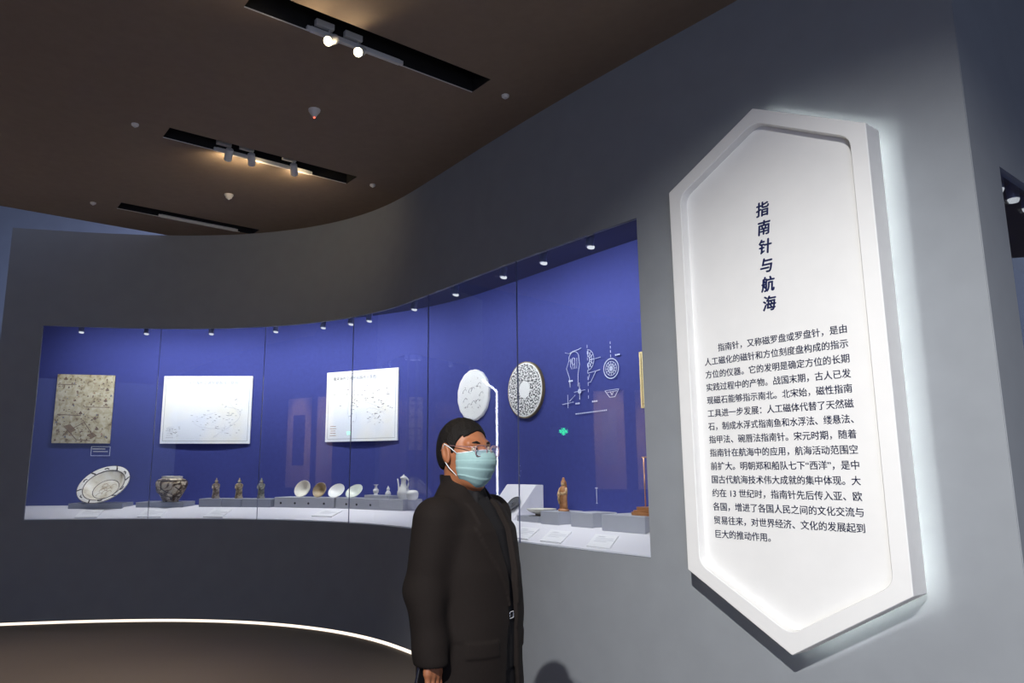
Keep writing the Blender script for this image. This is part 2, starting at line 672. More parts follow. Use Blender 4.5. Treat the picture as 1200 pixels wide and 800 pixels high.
# hidden strip inside the hollow back that washes the wall around the panel
HS = hexagon(0.490, 3.280, 3.015, 1.037, 0.745)
cv = MB()
for i in range(6):
    j = (i + 1) % 6
    if i in (3,):
        continue
    cv.tube([(HS[i].x, 0.088, HS[i].y), (HS[j].x, 0.088, HS[j].y)], 0.005, 6)
cv.build('light_strip', M_COVE, sign)
for zz in (1.3, 2.7):
    for xx in (-0.25, 0.25):
        st = MB(); st.box((xx, (0.19 + REC) / 2 + 0.005, zz), (0.05, 0.19 - REC - 0.012, 0.05))
        st.build('wall_bracket', M_PANEL, sign)
LINES = ['　　指南针，又称磁罗盘或罗盘针，是由', '人工磁化的磁针和方位刻度盘构成的指示', '方位的仪器。它的发明是确定方位的长期',
         '实践过程中的产物。战国末期，古人已发', '现磁石能够指示南北。北宋始，磁性指南', '工具进一步发展：人工磁体代替了天然磁',
         '石，制成水浮式指南鱼和水浮法、缕悬法、', '指甲法、碗唇法指南针。宋元时期，随着', '指南针在航海中的应用，航海活动范围空',
         '前扩大。明朝郑和船队七下“西洋”，是中', '国古代航海技术伟大成就的集中体现。大', '约在 13 世纪时，指南针先后传入亚、欧',
         '各国，增进了各国人民之间的文化交流与', '贸易往来，对世界经济、文化的发展起到', '巨大的推动作用。']
TX = -(-0.372 - PS)
objs = []
WIDE = 0.770
for i, ln in enumerate(LINES):
    t = text_mesh('line', ln, 0.0435, M_INK, sign, (TX, REC - 0.0012, 2.138 - 0.0676 * i))
    w = t.dimensions.x if i else t.dimensions.x
    xs = [v.co.x for v in t.data.vertices]
    right = max(xs)
    if i < 14:
        t.scale = ((0.748 if i not in (6,) else 0.742) / right, 1, 1)
    else:
        t.scale = (objs[0].scale[0] if objs else 1, 1, 1)
    objs.append(t)
objs[14].scale = (objs[1].scale[0], 1, 1)
for t in list(objs):                                  # a second pass of each line thickens the strokes
    t2 = t.copy(); t2.data = t.data.copy(); COL.objects.link(t2)
    t2.location.x += .0009; t2.location.z += .0003
    objs.append(t2)
join_meshes(objs, 'body_text')
objs = []
for i, chv in enumerate('指南针与航海'):
    for dx, dz in ((0, 0), (.0022, 0), (-.0022, 0), (0, .0016), (0, -.0016)):
        objs.append(text_mesh('glyph', chv, 0.080, M_TITLE, sign, (-(-0.757 - PS) + dx, REC - 0.0012, 2.805 - 0.0975 * i + dz), align='CENTER', shear=0.12, sx=0.90))
join_meshes(objs, 'title_text')

# ------------------------------------------------------------------ things on the back of the showcase
def flat_board(name, label, cat, s, z, w, h, m, off=0.845, th=0.025, bev=0.002):
    t = on_wall(name, label, cat, s, off, z)
    b = MB(); b.box((0, th / 2, 0), (w, th, h)); b.build('board', m, t, bevel=bev)
    return t


M_PARCH = ramp_mat('painted parchment', 'noise', 16, [(0.30, (0.20, 0.14, 0.07)), (0.42, (0.44, 0.37, 0.22)), (0.58, (0.56, 0.50, 0.34)), (0.75, (0.63, 0.58, 0.43))], 0.8, 8, distort=0.8)
M_MAPW = ramp_mat('printed map sheet', 'noise', 1.7, [(0.42, (0.86, 0.83, 0.72)), (0.52, (0.87, 0.87, 0.84)), (0.62, (0.80, 0.83, 0.87))], 0.6, 3)
M_BROWNINK = mat('brown ink', (0.17, 0.11, 0.07), 0.8, vary=0)
M_REDINK = mat('rust ink', (0.34, 0.19, 0.12), 0.8, vary=0)
M_BLUEINK = mat('slate ink', (0.16, 0.16, 0.19), 0.8, vary=0)

t = flat_board('antique_map', 'small old parchment map covered in little drawings, left end of the case', 'map', 7.135, 2.234, 0.625, 0.80, M_PARCH, off=0.86)
rnd = random.Random(4)
spots = MB(); red = MB(); slate = MB()
for k in range(150):
    x, z = rnd.uniform(-.29, .29), rnd.uniform(-.38, .38)
    w, h = rnd.uniform(.004, .014), rnd.uniform(.004, .012)
    tgt = (spots, red, slate)[0 if k % 5 else (1 if k % 2 else 2)]
    tgt.prism([(x - w, z - h), (x + w * .9, z - h * .7), (x + w * .4, z + h), (x - w * .6, z + h * .8)], -0.0012, 0.001)
for cxx, cz in ((.24, .22), (.23, .09), (-.22, .34), (-.03, -.06), (.13, -.12), (.16, -.24)):          # little tents
    spots.prism([(cxx - .024, cz), (cxx, cz + .034), (cxx + .024, cz), (cxx, cz - .010)], -0.0012, 0.001)
for p0, p1 in (((-.28, -.07), (-.02, -.08)), ((0.0, -.13), (.14, -.33)), ((-.12, -.24), (.02, -.16)), ((-.20, -.20), (-.05, -.36)), ((-.05, -.36), (.10, -.37)), ((-.3, .28), (-.1, .28)), ((0, .02), (.27, .02))):
    d = (Vector(p1) - Vector(p0)).normalized(); nn = Vector((-d.y, d.x)) * .004
    spots.prism([Vector(p0) + nn, Vector(p1) + nn, Vector(p1) - nn, Vector(p0) - nn], -0.0012, 0.001)
spots.build('ink_drawing', M_BROWNINK, t); red.build('ink_drawing', M_REDINK, t); slate.build('ink_drawing', M_BLUEINK, t)
bands = MB(); bands.prism([(-.19, -.20), (-.13, -.18), (-.06, -.25), (-.12, -.28)], -0.001, 0.001); bands.prism([(.06, -.30), (.12, -.27), (.17, -.31), (.11, -.35)], -0.001, 0.001)
bands.build('ink_wash', mat('umber wash', (0.24, 0.16, 0.09), 0.8, vary=0.1), t)

t = on_wall('caption_panel', 'tiny white outlined caption on the blue back below the parchment map', 'caption', 6.937, 0.886, 1.745)
b = MB()
for (x, z, w, h) in ((0, .052, .208, .005), (0, -.052, .208, .005), (-.102, 0, .005, .108), (.102, 0, .005, .108)):
    b.box((x, 0, z), (w, .004, h))
b.build('outline', M_WPRINT, t)
b = MB(); b.box((-.02, 0, .026), (.14, .003, .010)); b.box((0, 0, -.004), (.16, .003, .008)); b.build('printed_line', M_PALEINK, t)


def sea_map(label, s, z, w, h, title, ink, tsize, tx, seed, routes):
    t = flat_board('map_board', label, 'map', s, z, w, h, M_MAPW)
    b = MB()
    for (x, zz, ww, hh) in ((0, h / 2 - .03, w - .06, .003), (0, -h / 2 + .03, w - .06, .003), (-w / 2 + .03, 0, .003, h - .06), (w / 2 - .03, 0, .003, h - .06)):
        b.box((x, -.0006, zz), (ww, .0012, hh))
    b.build('printed_border', M_INKGREY, t)
    text_mesh('printed_title', title, tsize, ink, t, (tx, -.0012, h / 2 - .085), align='CENTER')
    rr = random.Random(seed)
    b = MB()
    for k in range(80):
        a = rr.random()
        cxx, cz, sx_, sz_ = routes[rr.randrange(len(routes))]
        x, zz = cxx + rr.gauss(0, sx_), cz + rr.gauss(0, sz_)
        if abs(x) < w / 2 - .05 and -h / 2 + .05 < zz < h / 2 - .14:
            b.box((x, -.0006, zz), (rr.uniform(.008, .028), .0012, .006))
    b.build('place_names', ink, t)
    b = MB()
    for q in range(4):
        cxx, cz, sx_, sz_ = routes[q % len(routes)]
        pts = [(cxx + sx_ * 1.6 * math.sin(k * .7 + q), -.0004, cz + sz_ * 1.8 * math.cos(k * .45 + q * 2)) for k in range(9)]
        b.tube(pts, .0018, 4)
    b.build('sea_route', M_PALEINK, t)
    b = MB()
    for k in range(5):
        b.box((-w / 2 + .11, -.0006, -h / 2 + .07 + k * .026), (.09 - .012 * (k % 3), .0012, .006))
    b.build('map_legend', M_REDINK if seed == 9 else M_PALEINK, t)
    return t


sea_map('wide white sea chart board, the left one of the two pale charts', 5.907, 2.236, 1.06, 0.80, '元代海外交通贸易路线示意图', mat('mid grey print', (0.34, 0.35, 0.36), .8, vary=0), 0.046, 0.06, 7,
        [(.25, -.15, .10, .10), (.05, -.12, .12, .06), (.32, .02, .06, .08), (-.38, -.26, .05, .03)])
sea_map('white sea chart with dark printed title, the right one of the pale charts', 4.347, 2.246, 0.98, 0.80, '南宋海外交通贸易路线示意图', M_INKGREY, 0.046, -0.10, 9,
        [(.25, .05, .10, .14), (-.12, .02, .04, .12), (.2, -.14, .08, .06), (.02, .1, .2, .1)])


def disc_material(name, dark, scale, lo, hi, inner, ring):
    m = bpy.data.materials.new(name)
    m.use_nodes = True
    nt = m.node_tree
    bs = nt.nodes['Principled BSDF']
    bs.inputs['Roughness'].default_value = 0.6
    tc = nt.nodes.new('ShaderNodeTexCoord')
    nz = nt.nodes.new('ShaderNodeTexNoise')
    nz.inputs['Scale'].default_value = scale; nz.inputs['Detail'].default_value = 5
    nt.links.new(tc.outputs['Object'], nz.inputs['Vector'])
    rp = nt.nodes.new('ShaderNodeValToRGB')
    rp.color_ramp.elements[0].position = lo; rp.color_ramp.elements[1].position = hi
    rp.color_ramp.elements[0].color = (*dark, 1); rp.color_ramp.elements[1].color = (0.86, 0.85, 0.80, 1)
    nt.links.new(nz.outputs['Fac'], rp.inputs['Fac'])
    ln = nt.nodes.new('ShaderNodeVectorMath'); ln.operation = 'LENGTH'
    nt.links.new(tc.outputs['Object'], ln.inputs[0])
    rr = nt.nodes.new('ShaderNodeValToRGB')
    rr.color_ramp.interpolation = 'CONSTANT'
    rr.color_ramp.elements[0].position = 0; rr.color_ramp.elements[0].color = (1, 1, 1, 1)
    rr.color_ramp.elements[1].position = inner; rr.color_ramp.elements[1].color = (0, 0, 0, 1)
    e = rr.color_ramp.elements.new(ring); e.color = (1, 1, 1, 1)
    nt.links.new(ln.outputs['Value'], rr.inputs['Fac'])
    mx = nt.nodes.new('ShaderNodeMix'); mx.data_type = 'RGBA'
    nt.links.new(rr.outputs['Color'], mx.inputs[0])
    nt.links.new(rp.outputs['Color'], mx.inputs[6])
    mx.inputs[7].default_value = (0.88, 0.87, 0.82, 1)
    nt.links.new(mx.outputs[2], bs.inputs['Base Color'])
    return m


RX = Matrix.Rotation(R(90), 4, 'X')
t = on_wall('wall_disc', 'white scalloped round disc with faint drawing, behind the man\'s head', 'disc', 3.105, 0.868, 2.258)
b = MB(); b.lathe([(0, 0.03), (0.238, 0.03), (0.25, 0.022), (0.25, 0.0), (0, 0.0)], 96, Matrix.Translation((0, 0.03, 0)) @ RX, rad=lambda a, i: 1 + 0.022 * abs(math.sin(a * 8)))
b.build('disc_face', disc_material('faint drawn disc', (0.30, 0.27, 0.26), 20, 0.33, 0.40, 0.02, 0.19), t, True, angle=30)
b = MB()
rr = random.Random(2)
for k in range(9):
    a = k * .7; r0 = rr.uniform(.05, .15)
    b.tube([(r0 * math.cos(a) + .03 * math.cos(q), -.0005, r0 * math.sin(a) + .02 * math.sin(q * 1.4)) for q in np.linspace(0, 4, 10)], .002, 4)
b.build('line_drawing', M_INKGREY, t)
t = on_wall('wall_disc', 'round disc with dense black engraved ring around a white middle', 'disc', 2.335, 0.868, 2.235)
b = MB(); b.lathe([(0, 0.03), (0.240, 0.03), (0.246, 0.026), (0.246, 0.024)], 64, Matrix.Translation((0, 0.03, 0)) @ RX)
b.build('disc_face', disc_material('engraved disc', (0.05, 0.05, 0.05), 62, 0.46, 0.53, 0.075, 0.232), t, True, angle=30)
b = MB(); b.lathe([(0.239, 0.0), (0.256, 0.0), (0.256, 0.026), (0.244, 0.026)], 64, Matrix.Translation((0, 0.03, 0)) @ RX)
b.build('rim', mat('dark gilt rim', (0.30, 0.23, 0.12), 0.4, 0.6, vary=0.05), t, True, angle=30)

t = flat_board('gold_board', 'narrow gold coloured board cut off by the right edge of the window', 'board', 0.64, 2.18, 0.53, 0.42, mat('gilt paper', (0.72, 0.58, 0.27), 0.6, vary=0.08), off=0.86)
b = MB(); b.box((-.245, -.001, 0), (.006, .002, .40)); b.box((-.01, -.001, -.18), (.48, .002, .004)); b.build('printed_border', M_BROWNINK, t)

# white line drawings printed on the blue back
dg = on_wall('wall_diagram', 'white line drawings of a hand, needles and dial printed on the blue back', 'diagram', 1.45, 0.888, 0)


def dl(mb, pts, w=0.0034):
    for p0, p1 in zip(pts[:-1], pts[1:]):
        a, c = Vector(p0), Vector(p1)
        d = c - a
        if d.length < 1e-5:
            continue
        d.normalize(); nn = Vector((-d.y, d.x)) * w / 2
        mb.prism([a + nn, c + nn, c - nn, a - nn], -.001, .002)


def X(s): return -(s - 1.45)
def arc(cx_, cz, rx, rz, a0=0, a1=360, n_=28): return [(cx_ + rx * math.cos(R(a0 + (a1 - a0) * k / n_)), cz + rz * math.sin(R(a0 + (a1 - a0) * k / n_))) for k in range(n_ + 1)]


b = MB(); x0 = X(1.68)                                        # hand
dl(b, [(x0 - .10, 2.50), (x0 - .05, 2.485), (x0, 2.50), (x0 + .06, 2.505), (x0 + .10, 2.515)])
dl(b, arc(x0 + .01, 2.44, .06, .055, 20, 200)); dl(b, [(x0 - .035, 2.47), (x0 - .03, 2.494)]); dl(b, [(x0 + .065, 2.46), (x0 + .075, 2.38), (x0 + .055, 2.30), (x0 + .05, 2.20)])
dl(b, [(x0 - .05, 2.43), (x0 - .085, 2.36), (x0 - .05, 2.28), (x0 - .045, 2.20)])
for k in range(4):
    dl(b, [(x0 - .03 + k * .025, 2.44), (x0 - .035 + k * .026, 2.38), (x0 - .02 + k * .02, 2.35)])
dl(b, arc(x0, 2.415, .02, .03)); b.build('hand_drawing', M_WPRINT, dg)
b = MB(); x0 = X(1.51)                                        # half dial with handle
dl(b, arc(x0, 2.405, .075, .085, -90, 90)); dl(b, arc(x0, 2.405, .05, .06, -90, 90)); dl(b, arc(x0, 2.405, .025, .03, -90, 90))
for k in range(7):
    a = R(-80 + k * 27); dl(b, [(x0 + .03 * math.cos(a), 2.405 + .03 * math.sin(a)), (x0 + .07 * math.cos(a), 2.405 + .08 * math.sin(a))], .004)
dl(b, [(x0 + .02, 2.40), (x0 + .15, 2.41)])
dl(b, [(x0 + .0, 2.295), (x0 + .14, 2.31)]); dl(b, [(x0 + .02, 2.285), (x0, 2.24)]); dl(b, [(x0 + .09, 2.30), (x0 + .03, 2.22), (x0, 2.22)])
for k in range(9):
    dl(b, [(x0, 2.53 - k * .052), (x0, 2.505 - k * .052)], .003)
b.build('half_dial_drawing', M_WPRINT, dg)
b = MB(); x0 = X(1.248)                                       # round dial
dl(b, arc(x0, 2.305, .080, .078), .006); dl(b, arc(x0, 2.305, .058, .056)); dl(b, arc(x0, 2.305, .036, .035)); dl(b, arc(x0, 2.305, .010, .010), .012)
for k in range(12):
    a = R(k * 30); dl(b, [(x0 + .016 * math.cos(a), 2.305 + .016 * math.sin(a)), (x0 + .055 * math.cos(a), 2.305 + .053 * math.sin(a))], .0035)
for k in range(4):
    dl(b, [(x0, 2.52 - k * .035), (x0, 2.50 - k * .035)], .004)
b.build('dial_drawing', M_WPRINT, dg)
b = MB()                                                      # bowl section
dl(b, [(x0 - .075, 2.135), (x0 + .075, 2.138), (x0 + .03, 2.08), (x0 - .025, 2.08), (x0 - .075, 2.135)]); dl(b, [(x0 - .05, 2.12), (x0 + .055, 2.125)])
dl(b, [(x0 - .015, 2.12), (x0, 2.095), (x0 + .015, 2.12)]); b.build('bowl_drawing', M_WPRINT, dg)
b = MB(); x0 = X(1.613)                                       # needle cross
dl(b, [(x0, 2.23), (x0, 2.09)]); dl(b, [(x0 - .065, 2.155), (x0 + .065, 2.165)]); dl(b, arc(x0, 2.158, .014, .014), .012); b.build('needle_drawing', M_WPRINT, dg)
b = MB(); x0 = X(1.757)
dl(b, [(x0, 2.14), (x0, 2.03)]); dl(b, [(x0 - .07, 2.065), (x0 + .07, 2.075)]); dl(b, [(x0 + .02, 2.085), (x0 + .09, 2.13)]); b.build('axis_drawing', M_WPRINT, dg)
b = MB()
for (s_, z_, w_) in ((1.717, 2.253, .05), (1.64, 2.06, .05), (1.44, 2.062, .06), (1.175, 2.405, .05)):
    for k in range(3):
        b.box((X(s_) + (k - 1) * w_ * .36, 0, z_), (w_ * .24, .002, .012))
for k in range(20):
    b.box((X(1.66) + k * .0182, 0, 1.975 + k * .0004), (.0088, .002, .0095))
b.build('printed_caption', M_WPRINT, dg)

# ------------------------------------------------------------------ plinths on the shelf


def plinth(name, label, s0, s1, off0, depth, z1, m=M_PLINTH, group=None, turn=0.0):
    """block whose front runs from s1 (left) to s0 (right)"""
    sm = (s0 + s1) / 2
    w = (pos(s1, off0, 0) - pos(s0, off0, 0)).length
    t = on_wall(name, label, 'plinth', sm, off0 + depth / 2, 0, group, turn)
    z0 = 1.1285 if off0 >= 0.36 else shelf_z(off0)
    b = MB()
    if off0 < 0.36:
        fr_ = 0.36 - off0
        b.prism([(-depth / 2, z0 + .0005), (-depth / 2 + fr_, 1.1285), (depth / 2, 1.1285), (depth / 2, z1), (-depth / 2, z1)], -w / 2, w / 2, axis='x')
    else:
        b.box((0, 0, (z0 + z1) / 2), (w, depth, z1 - z0))
    t2 = b.build(name, m, None, bevel=0.003)
    t2.location = t.location; t2.rotation_euler = t.rotation_euler
    for k in ('label', 'category', 'group'):
        if k in t:
            t2[k] = t[k]
    bpy.data.objects.remove(t)
    return t2


plinth('plinth', 'low grey plinth under the big tilted dish', 6.52, 7.05, 0.31, 0.42, 1.172, M_PLINTH_D)
plinth('plinth', 'low grey plinth under the brown painted jar', 5.92, 6.40, 0.34, 0.42, 1.180, M_PLINTH_D)
for (a, c, lab) in ((5.548, 5.775, 'left grey block of three under small figurines'), (5.340, 5.543, 'middle grey block of three under small figurines'), (5.03, 5.336, 'right grey block of three under small figurines')):
    plinth('plinth', lab, a, c, 0.365, 0.28, 1.217, M_PLINTH_D, 'blocks under the figurines')
DOTS = {0: [(336, 4.93), (357, 4.77), (375, 4.62), (396, 4.45)], 1: [(421, 4.20), (435, 4.07), (452, 3.90)]}
for q, (a, c, lab) in enumerate(((4.345, 5.005, 'long grey plinth with black dots under four tilted bowls'), (3.52, 4.34, 'long grey plinth with black dots under the white ewer'))):
    x, y, h = wall_at((a + c) / 2, 0.53)
    t = thing('plinth', lab, 'plinth', (x, y, 0), h - math.pi / 2, 'long dotted plinths')
    w = (pos(a, .40, 0) - pos(c, .40, 0)).length - .006
    b = MB(); b.box((0, 0, 1.183), (w, .30, .108)); b.build('block', M_PLINTH, t, bevel=.003)
    for (_, sd) in DOTS[q]:
        b = MB(); b.lathe([(0, .003), (.012, .003), (.012, -.002), (0, -.002)], 14, Matrix.Translation((-(sd - (a + c) / 2) * w / (c - a), -.1505, 1.176)) @ RX)
        b.build('dot', M_BLACK, t)
x, y, h = wall_at(3.87, 0.50)
rz_ = thing('riser', 'thin grey riser board under small white vase and gourd bottle', 'plinth', (x, y, 1.237), h - math.pi / 2)
b = MB(); b.box((0, 0, .018), (.34, .15, .035)); b.build('riser_board', M_PLINTH, rz_, bevel=.002)
plinth('plinth', 'thin grey slab under the shallow bowl', 1.535, 1.80, 0.36, 0.22, 1.172, M_PLINTH)
plinth('plinth', 'grey block under the brown standing statuette', 1.285, 1.49, 0.345, 0.24, 1.220, M_PLINTH)
plinth('plinth', 'grey block under the hanging needle', 0.935, 1.155, 0.345, 0.24, 1.225, M_PLINTH)
plinth('plinth', 'wide grey block under the wooden compass stand', 0.45, 0.825, 0.32, 0.36, 1.225, M_PLINTH)
# slanted stand with the bronze mirror
x, y, h = wall_at(2.10, 0.56)
t = thing('slanted_stand', 'tall pale wedge-shaped display stand just right of the man\'s collar', 'stand', (x, y, 1.1285), h - math.pi / 2)
b = MB(); b.prism([(-.165, 0), (.15, 0), (.15, .272), (.075, .272)], -.20, .20, axis='x'); b.build('wedge', M_SHELF, t, bevel=.003)
mt = on_wall('bronze_mirror', 'dark round bronze mirror leaning on the wedge-shaped stand', 'mirror', 2.02, 0.50, 1.255)
tl = Matrix.Rotation(math.atan2(.272, .24), 4, 'X')
b = MB(); b.lathe([(0, 0), (.070, 0), (.072, .006), (.066, .010), (.060, .005), (.030, .004), (.028, .008), (.014, .008), (.010, .016), (0, .018)], 36, Matrix.Translation((0.02, -.022, -.005)) @ tl)
b.build('mirror_disc', mat('dark bronze', (0.10, 0.10, 0.10), 0.4, 0.5, vary=0.3, scale=60), mt, True, angle=30)

# ------------------------------------------------------------------ label cards on the sloping front of the shelf
SL = math.atan(0.3)
CARDS = [(6.79, .225, 'white label card below the big dish'), (6.16, .245, 'white label card below the brown jar'), (5.49, .215, 'white label card below the figurines'),
         (4.29, .26, 'pale label card below the tilted bowls'), (1.72, .20, 'white label card half hidden by the man\'s jacket'), (1.437, .21, 'white label card in front of the shallow bowl'),
         (1.096, .21, 'white label card in front of the statuette'), (0.655, .20, 'white label card nearest the right end of the window')]
for (s, w, lab) in CARDS:
    oc = 0.16 if s > 2 else 0.15
    if abs(s - 4.29) < .01: oc = .215
    dep = .235 if s > 2 else .20
    if abs(s - 4.29) < .01: dep = .18
    t = on_wall('label_card', lab, 'label', s, oc, shelf_z(oc) + .001, 'label cards on the shelf')
    rot = Matrix.Rotation(SL, 3, 'X')
    skew = -.05 if s > 2 else -.10
    b = MB()
    P = [Vector((xx + (skew * yy / dep if s < 2 else 0), yy, zz)) for zz in (0, .008) for (xx, yy) in ((-w / 2, -dep / 2), (w / 2, -dep / 2), (w / 2, dep / 2), (-w / 2, dep / 2))]
    P = [rot @ p for p in P]
    b.add(P, [(0, 1, 2, 3), (4, 5, 6, 7), (0, 1, 5, 4), (1, 2, 6, 5), (2, 3, 7, 6), (3, 0, 4, 7)])
    b.build('card', M_CARD, t)
    b = MB()
    for k, (fx, ln_) in enumerate(((-.3, .3), (-.34, .75), (-.34, .8), (-.34, .55))):
        yy = dep * (.30 - .13 * k)
        b.box(rot @ Vector((w * (fx + ln_ / 2) - (.10 * yy / dep if s < 2 else 0), yy, .0082)), (w * ln_, .007 if k else .011, .0008), rot)
    b.build('printed_line', M_PALEINK, t)

# ------------------------------------------------------------------ ceramics and small exhibits
M_CERAM = mat('white porcelain', (0.80, 0.80, 0.76), 0.25, vary=0.03, scale=20)
M_CELADON = mat('pale celadon glaze', (0.62, 0.66, 0.58), 0.25, vary=0.08, scale=25)
M_IVORYG = mat('ivory glaze', (0.78, 0.75, 0.64), 0.25, vary=0.06, scale=25)
M_BROWNG = mat('tan brown glaze', (0.36, 0.27, 0.15), 0.35, vary=0.30, scale=18)
M_DISH = ramp_mat('cream dish glaze', 'noise', 9, [(0.30, (0.40, 0.32, 0.20)), (0.45, (0.70, 0.64, 0.50)), (0.7, (0.82, 0.79, 0.70))], 0.35, 5)
M_DISHRIM = mat('white dish rim glaze', (0.80, 0.78, 0.72), 0.35, vary=0.05)
M_DKBROWN = mat('dark brown slip', (0.05, 0.03, 0.018), 0.5, vary=0.1)


def facing(nv, roll=0.0):
    """matrix turning local +z onto the unit vector nv"""
    return Vector(nv).normalized().to_track_quat('Z', 'Y').to_matrix().to_4x4()




def tilt(s, off, ratio, ang):
    """opening direction of a tilted dish: foreshortened to ratio from the visitor's side, leaning towards ang"""
    x, y, h = wall_at(s, off)
    v = Matrix.Rotation(-(h - math.pi / 2), 3, 'Z') @ Vector((-x, -y, 0.1)).normalized()
    rt = Vector((0, 0, 1)).cross(v).normalized(); up = v.cross(rt)
    return v * ratio + (rt * math.cos(R(ang)) + up * math.sin(R(ang))) * math.sqrt(1 - ratio * ratio)


# big dish
t = on_wall('ceramic_dish', 'large cream dish with dark painted rim tilted on the low plinth', 'dish', 6.765, 0.46, 1.395)
NM = facing(tilt(6.765, .46, .62, 118)) @ Matrix.Scale(.80, 4)
b = MB()
prof = [(.0, -.105), (.17, -.105), (.20, -.10), (.30, -.015), (.345, .004), (.350, .012), (.340, .014), (.285, -.004), (.27, -.012), (.195, -.085), (.17, -.090), (0, -.092)]
b.lathe(prof, 64, NM)
t.location.z = 1.1725 - min(v[2] for v in b.v)
b.build('bowl', M_DISH, t, True, angle=35)
b = MB(); b.lathe([(.283, -.0035), (.338, .0150), (.346, .0145), (.352, .008)], 64, NM); b.build('rim', M_DISHRIM, t, True)
b = MB()
for q in range(6):
    a = q * math.pi / 3 + .3
    pts = [NM @ Vector(((r_) * math.cos(a + w_), r_ * math.sin(a + w_), z_)) for (r_, w_, z_) in ((.29, 0, .002), (.315, .05, .009), (.345, .10, .017))]
    b.tube(pts, .007, 6)
    pts = [NM @ Vector(((r_) * math.cos(a + w_), r_ * math.sin(a + w_), z_)) for (r_, w_, z_) in ((.30, .42, .006), (.318, .50, .0115), (.312, .62, .010))]
    b.tube(pts, .006, 6)
for (rad_, z_, w_) in ((.280, -.004, .0045), (.176, -.0895, .004), (.349, .0135, .003)):
    b.tube([NM @ Vector((rad_ * math.cos(k * math.pi / 24), rad_ * math.sin(k * math.pi / 24), z_)) for k in range(48)], w_, 6, closed=True)
b.build('painted_pattern', M_DKBROWN, t, True)
b = MB()
rr = random.Random(8)
for q in range(9):
    a = q * .7; r0 = rr.uniform(.03, .11)
    b.tube([NM @ Vector((r0 * math.cos(a) + .035 * math.cos(k * .5), r0 * math.sin(a) + .03 * math.sin(k * .6), -.0905)) for k in range(9)], .0028, 5)
b.build('painted_flower', mat('tan slip', (0.42, 0.32, 0.20), 0.5, vary=0.1), t, True)

# jar
t = on_wall('painted_jar', 'squat cream jar painted with a brown dragon on the low plinth', 'jar', 6.09, 0.46, 1.181)
M_JAR = ramp_mat('brown painted cream glaze', 'noise', 10, [(0.40, (0.07, 0.04, 0.02)), (0.47, (0.24, 0.16, 0.09)), (0.53, (0.60, 0.50, 0.34)), (0.7, (0.72, 0.64, 0.48))], 0.35, 6, distort=2.0)
b = MB()
b.lathe([(0, 0), (.085, 0), (.09, .01), (.125, .075), (.165, .145), (.184, .20), (.180, .235), (.155, .262), (.122, .274)], 48)
b.build('body', M_JAR, t, True, angle=50)
b = MB(); b.lathe([(.122, .272), (.118, .282), (.122, .296), (.115, .300), (.107, .290), (.107, .25)], 48); b.build('rim', M_IVORYG, t, True, angle=50)
b = MB(); 
for (z_, r_) in ((.252, .168), (.246, .173), (.052, .113)):
    b.tube([(r_ * math.cos(k * math.pi / 20), r_ * math.sin(k * math.pi / 20), z_) for k in range(40)], .0025, 5, closed=True)
t.scale = (.93, .93, .93)
b.tube([(.186 * math.cos(R(-90 + 60 * math.sin(k * .55))) * (1 - .1 * abs(math.cos(k * .8))), .186 * math.sin(R(-90 + 60 * math.sin(k * .55))) * (1 - .1 * abs(math.cos(k * .8))), .13 + .07 * math.cos(k * .8)) for k in range(13)], .006, 6)
b.build('painted_dragon', M_DKBROWN, t, True)

# three small pottery figurines, each a narrow tomb figure with a robe and a tall hat
M_FIG = [ramp_mat('grey brown pottery', 'noise', 26, [(0.35, (0.10, 0.07, 0.05)), (0.5, (0.26, 0.20, 0.16)), (0.65, (0.50, 0.45, 0.36))], 0.8, 5),
         ramp_mat('ochre pottery', 'noise', 26, [(0.35, (0.09, 0.06, 0.04)), (0.5, (0.32, 0.24, 0.14)), (0.65, (0.58, 0.50, 0.36))], 0.8, 5),
         ramp_mat('green grey pottery', 'noise', 26, [(0.35, (0.08, 0.08, 0.07)), (0.5, (0.24, 0.24, 0.20)), (0.65, (0.46, 0.45, 0.38))], 0.8, 5)]
for i, (s, lab) in enumerate(((5.645, 'left of the three small pottery figurines, grey brown'), (5.41, 'middle of the three small pottery figurines, ochre'), (5.18, 'right of the three small pottery figurines, green grey'))):
    t = on_wall('pottery_figurine', lab, 'figurine', s, 0.47, 1.218, 'small pottery figurines')
    sq = lambda a, k: 1.0 + .08 * math.cos(4 * a)
    b = MB(); b.lathe([(0, 0), (.037, 0), (.039, .012), (.033, .04), (.031, .10), (.035, .135), (.036, .152), (.024, .163), (.012, .166), (0, .166)], 24, Matrix.Diagonal((1.12, .9, 1, 1)), rad=sq)
    b.tube([(-.034, 0, .150), (-.037, -.012, .115), (-.012, -.030, .098)], [.011, .010, .008], 8)
    b.tube([(.034, 0, .150), (.037, -.012, .115), (.012, -.030, .098)], [.011, .010, .008], 8)
    b.build('robe', M_FIG[i], t, True, angle=50)
    b = MB(); b.lathe([(0, .160), (.012, .163), (.018, .175), (.018, .188), (.010, .20), (0, .202)], 20); b.build('head', M_FIG[(i + 1) % 3], t, True)
    b = MB(); b.lathe([(.019, .188), (.016, .196), (.009, .204), (.006, .222), (0, .224)], 20); b.build('hat', M_FIG[i], t, True)

# four tilted bowls
BOWL = [(0, -.052), (.34, -.052), (.36, -.045), (.72, -.022), (.97, -.001), (1.0, .008), (.95, .006), (.70, -.010), (.34, -.034), (0, -.038)]


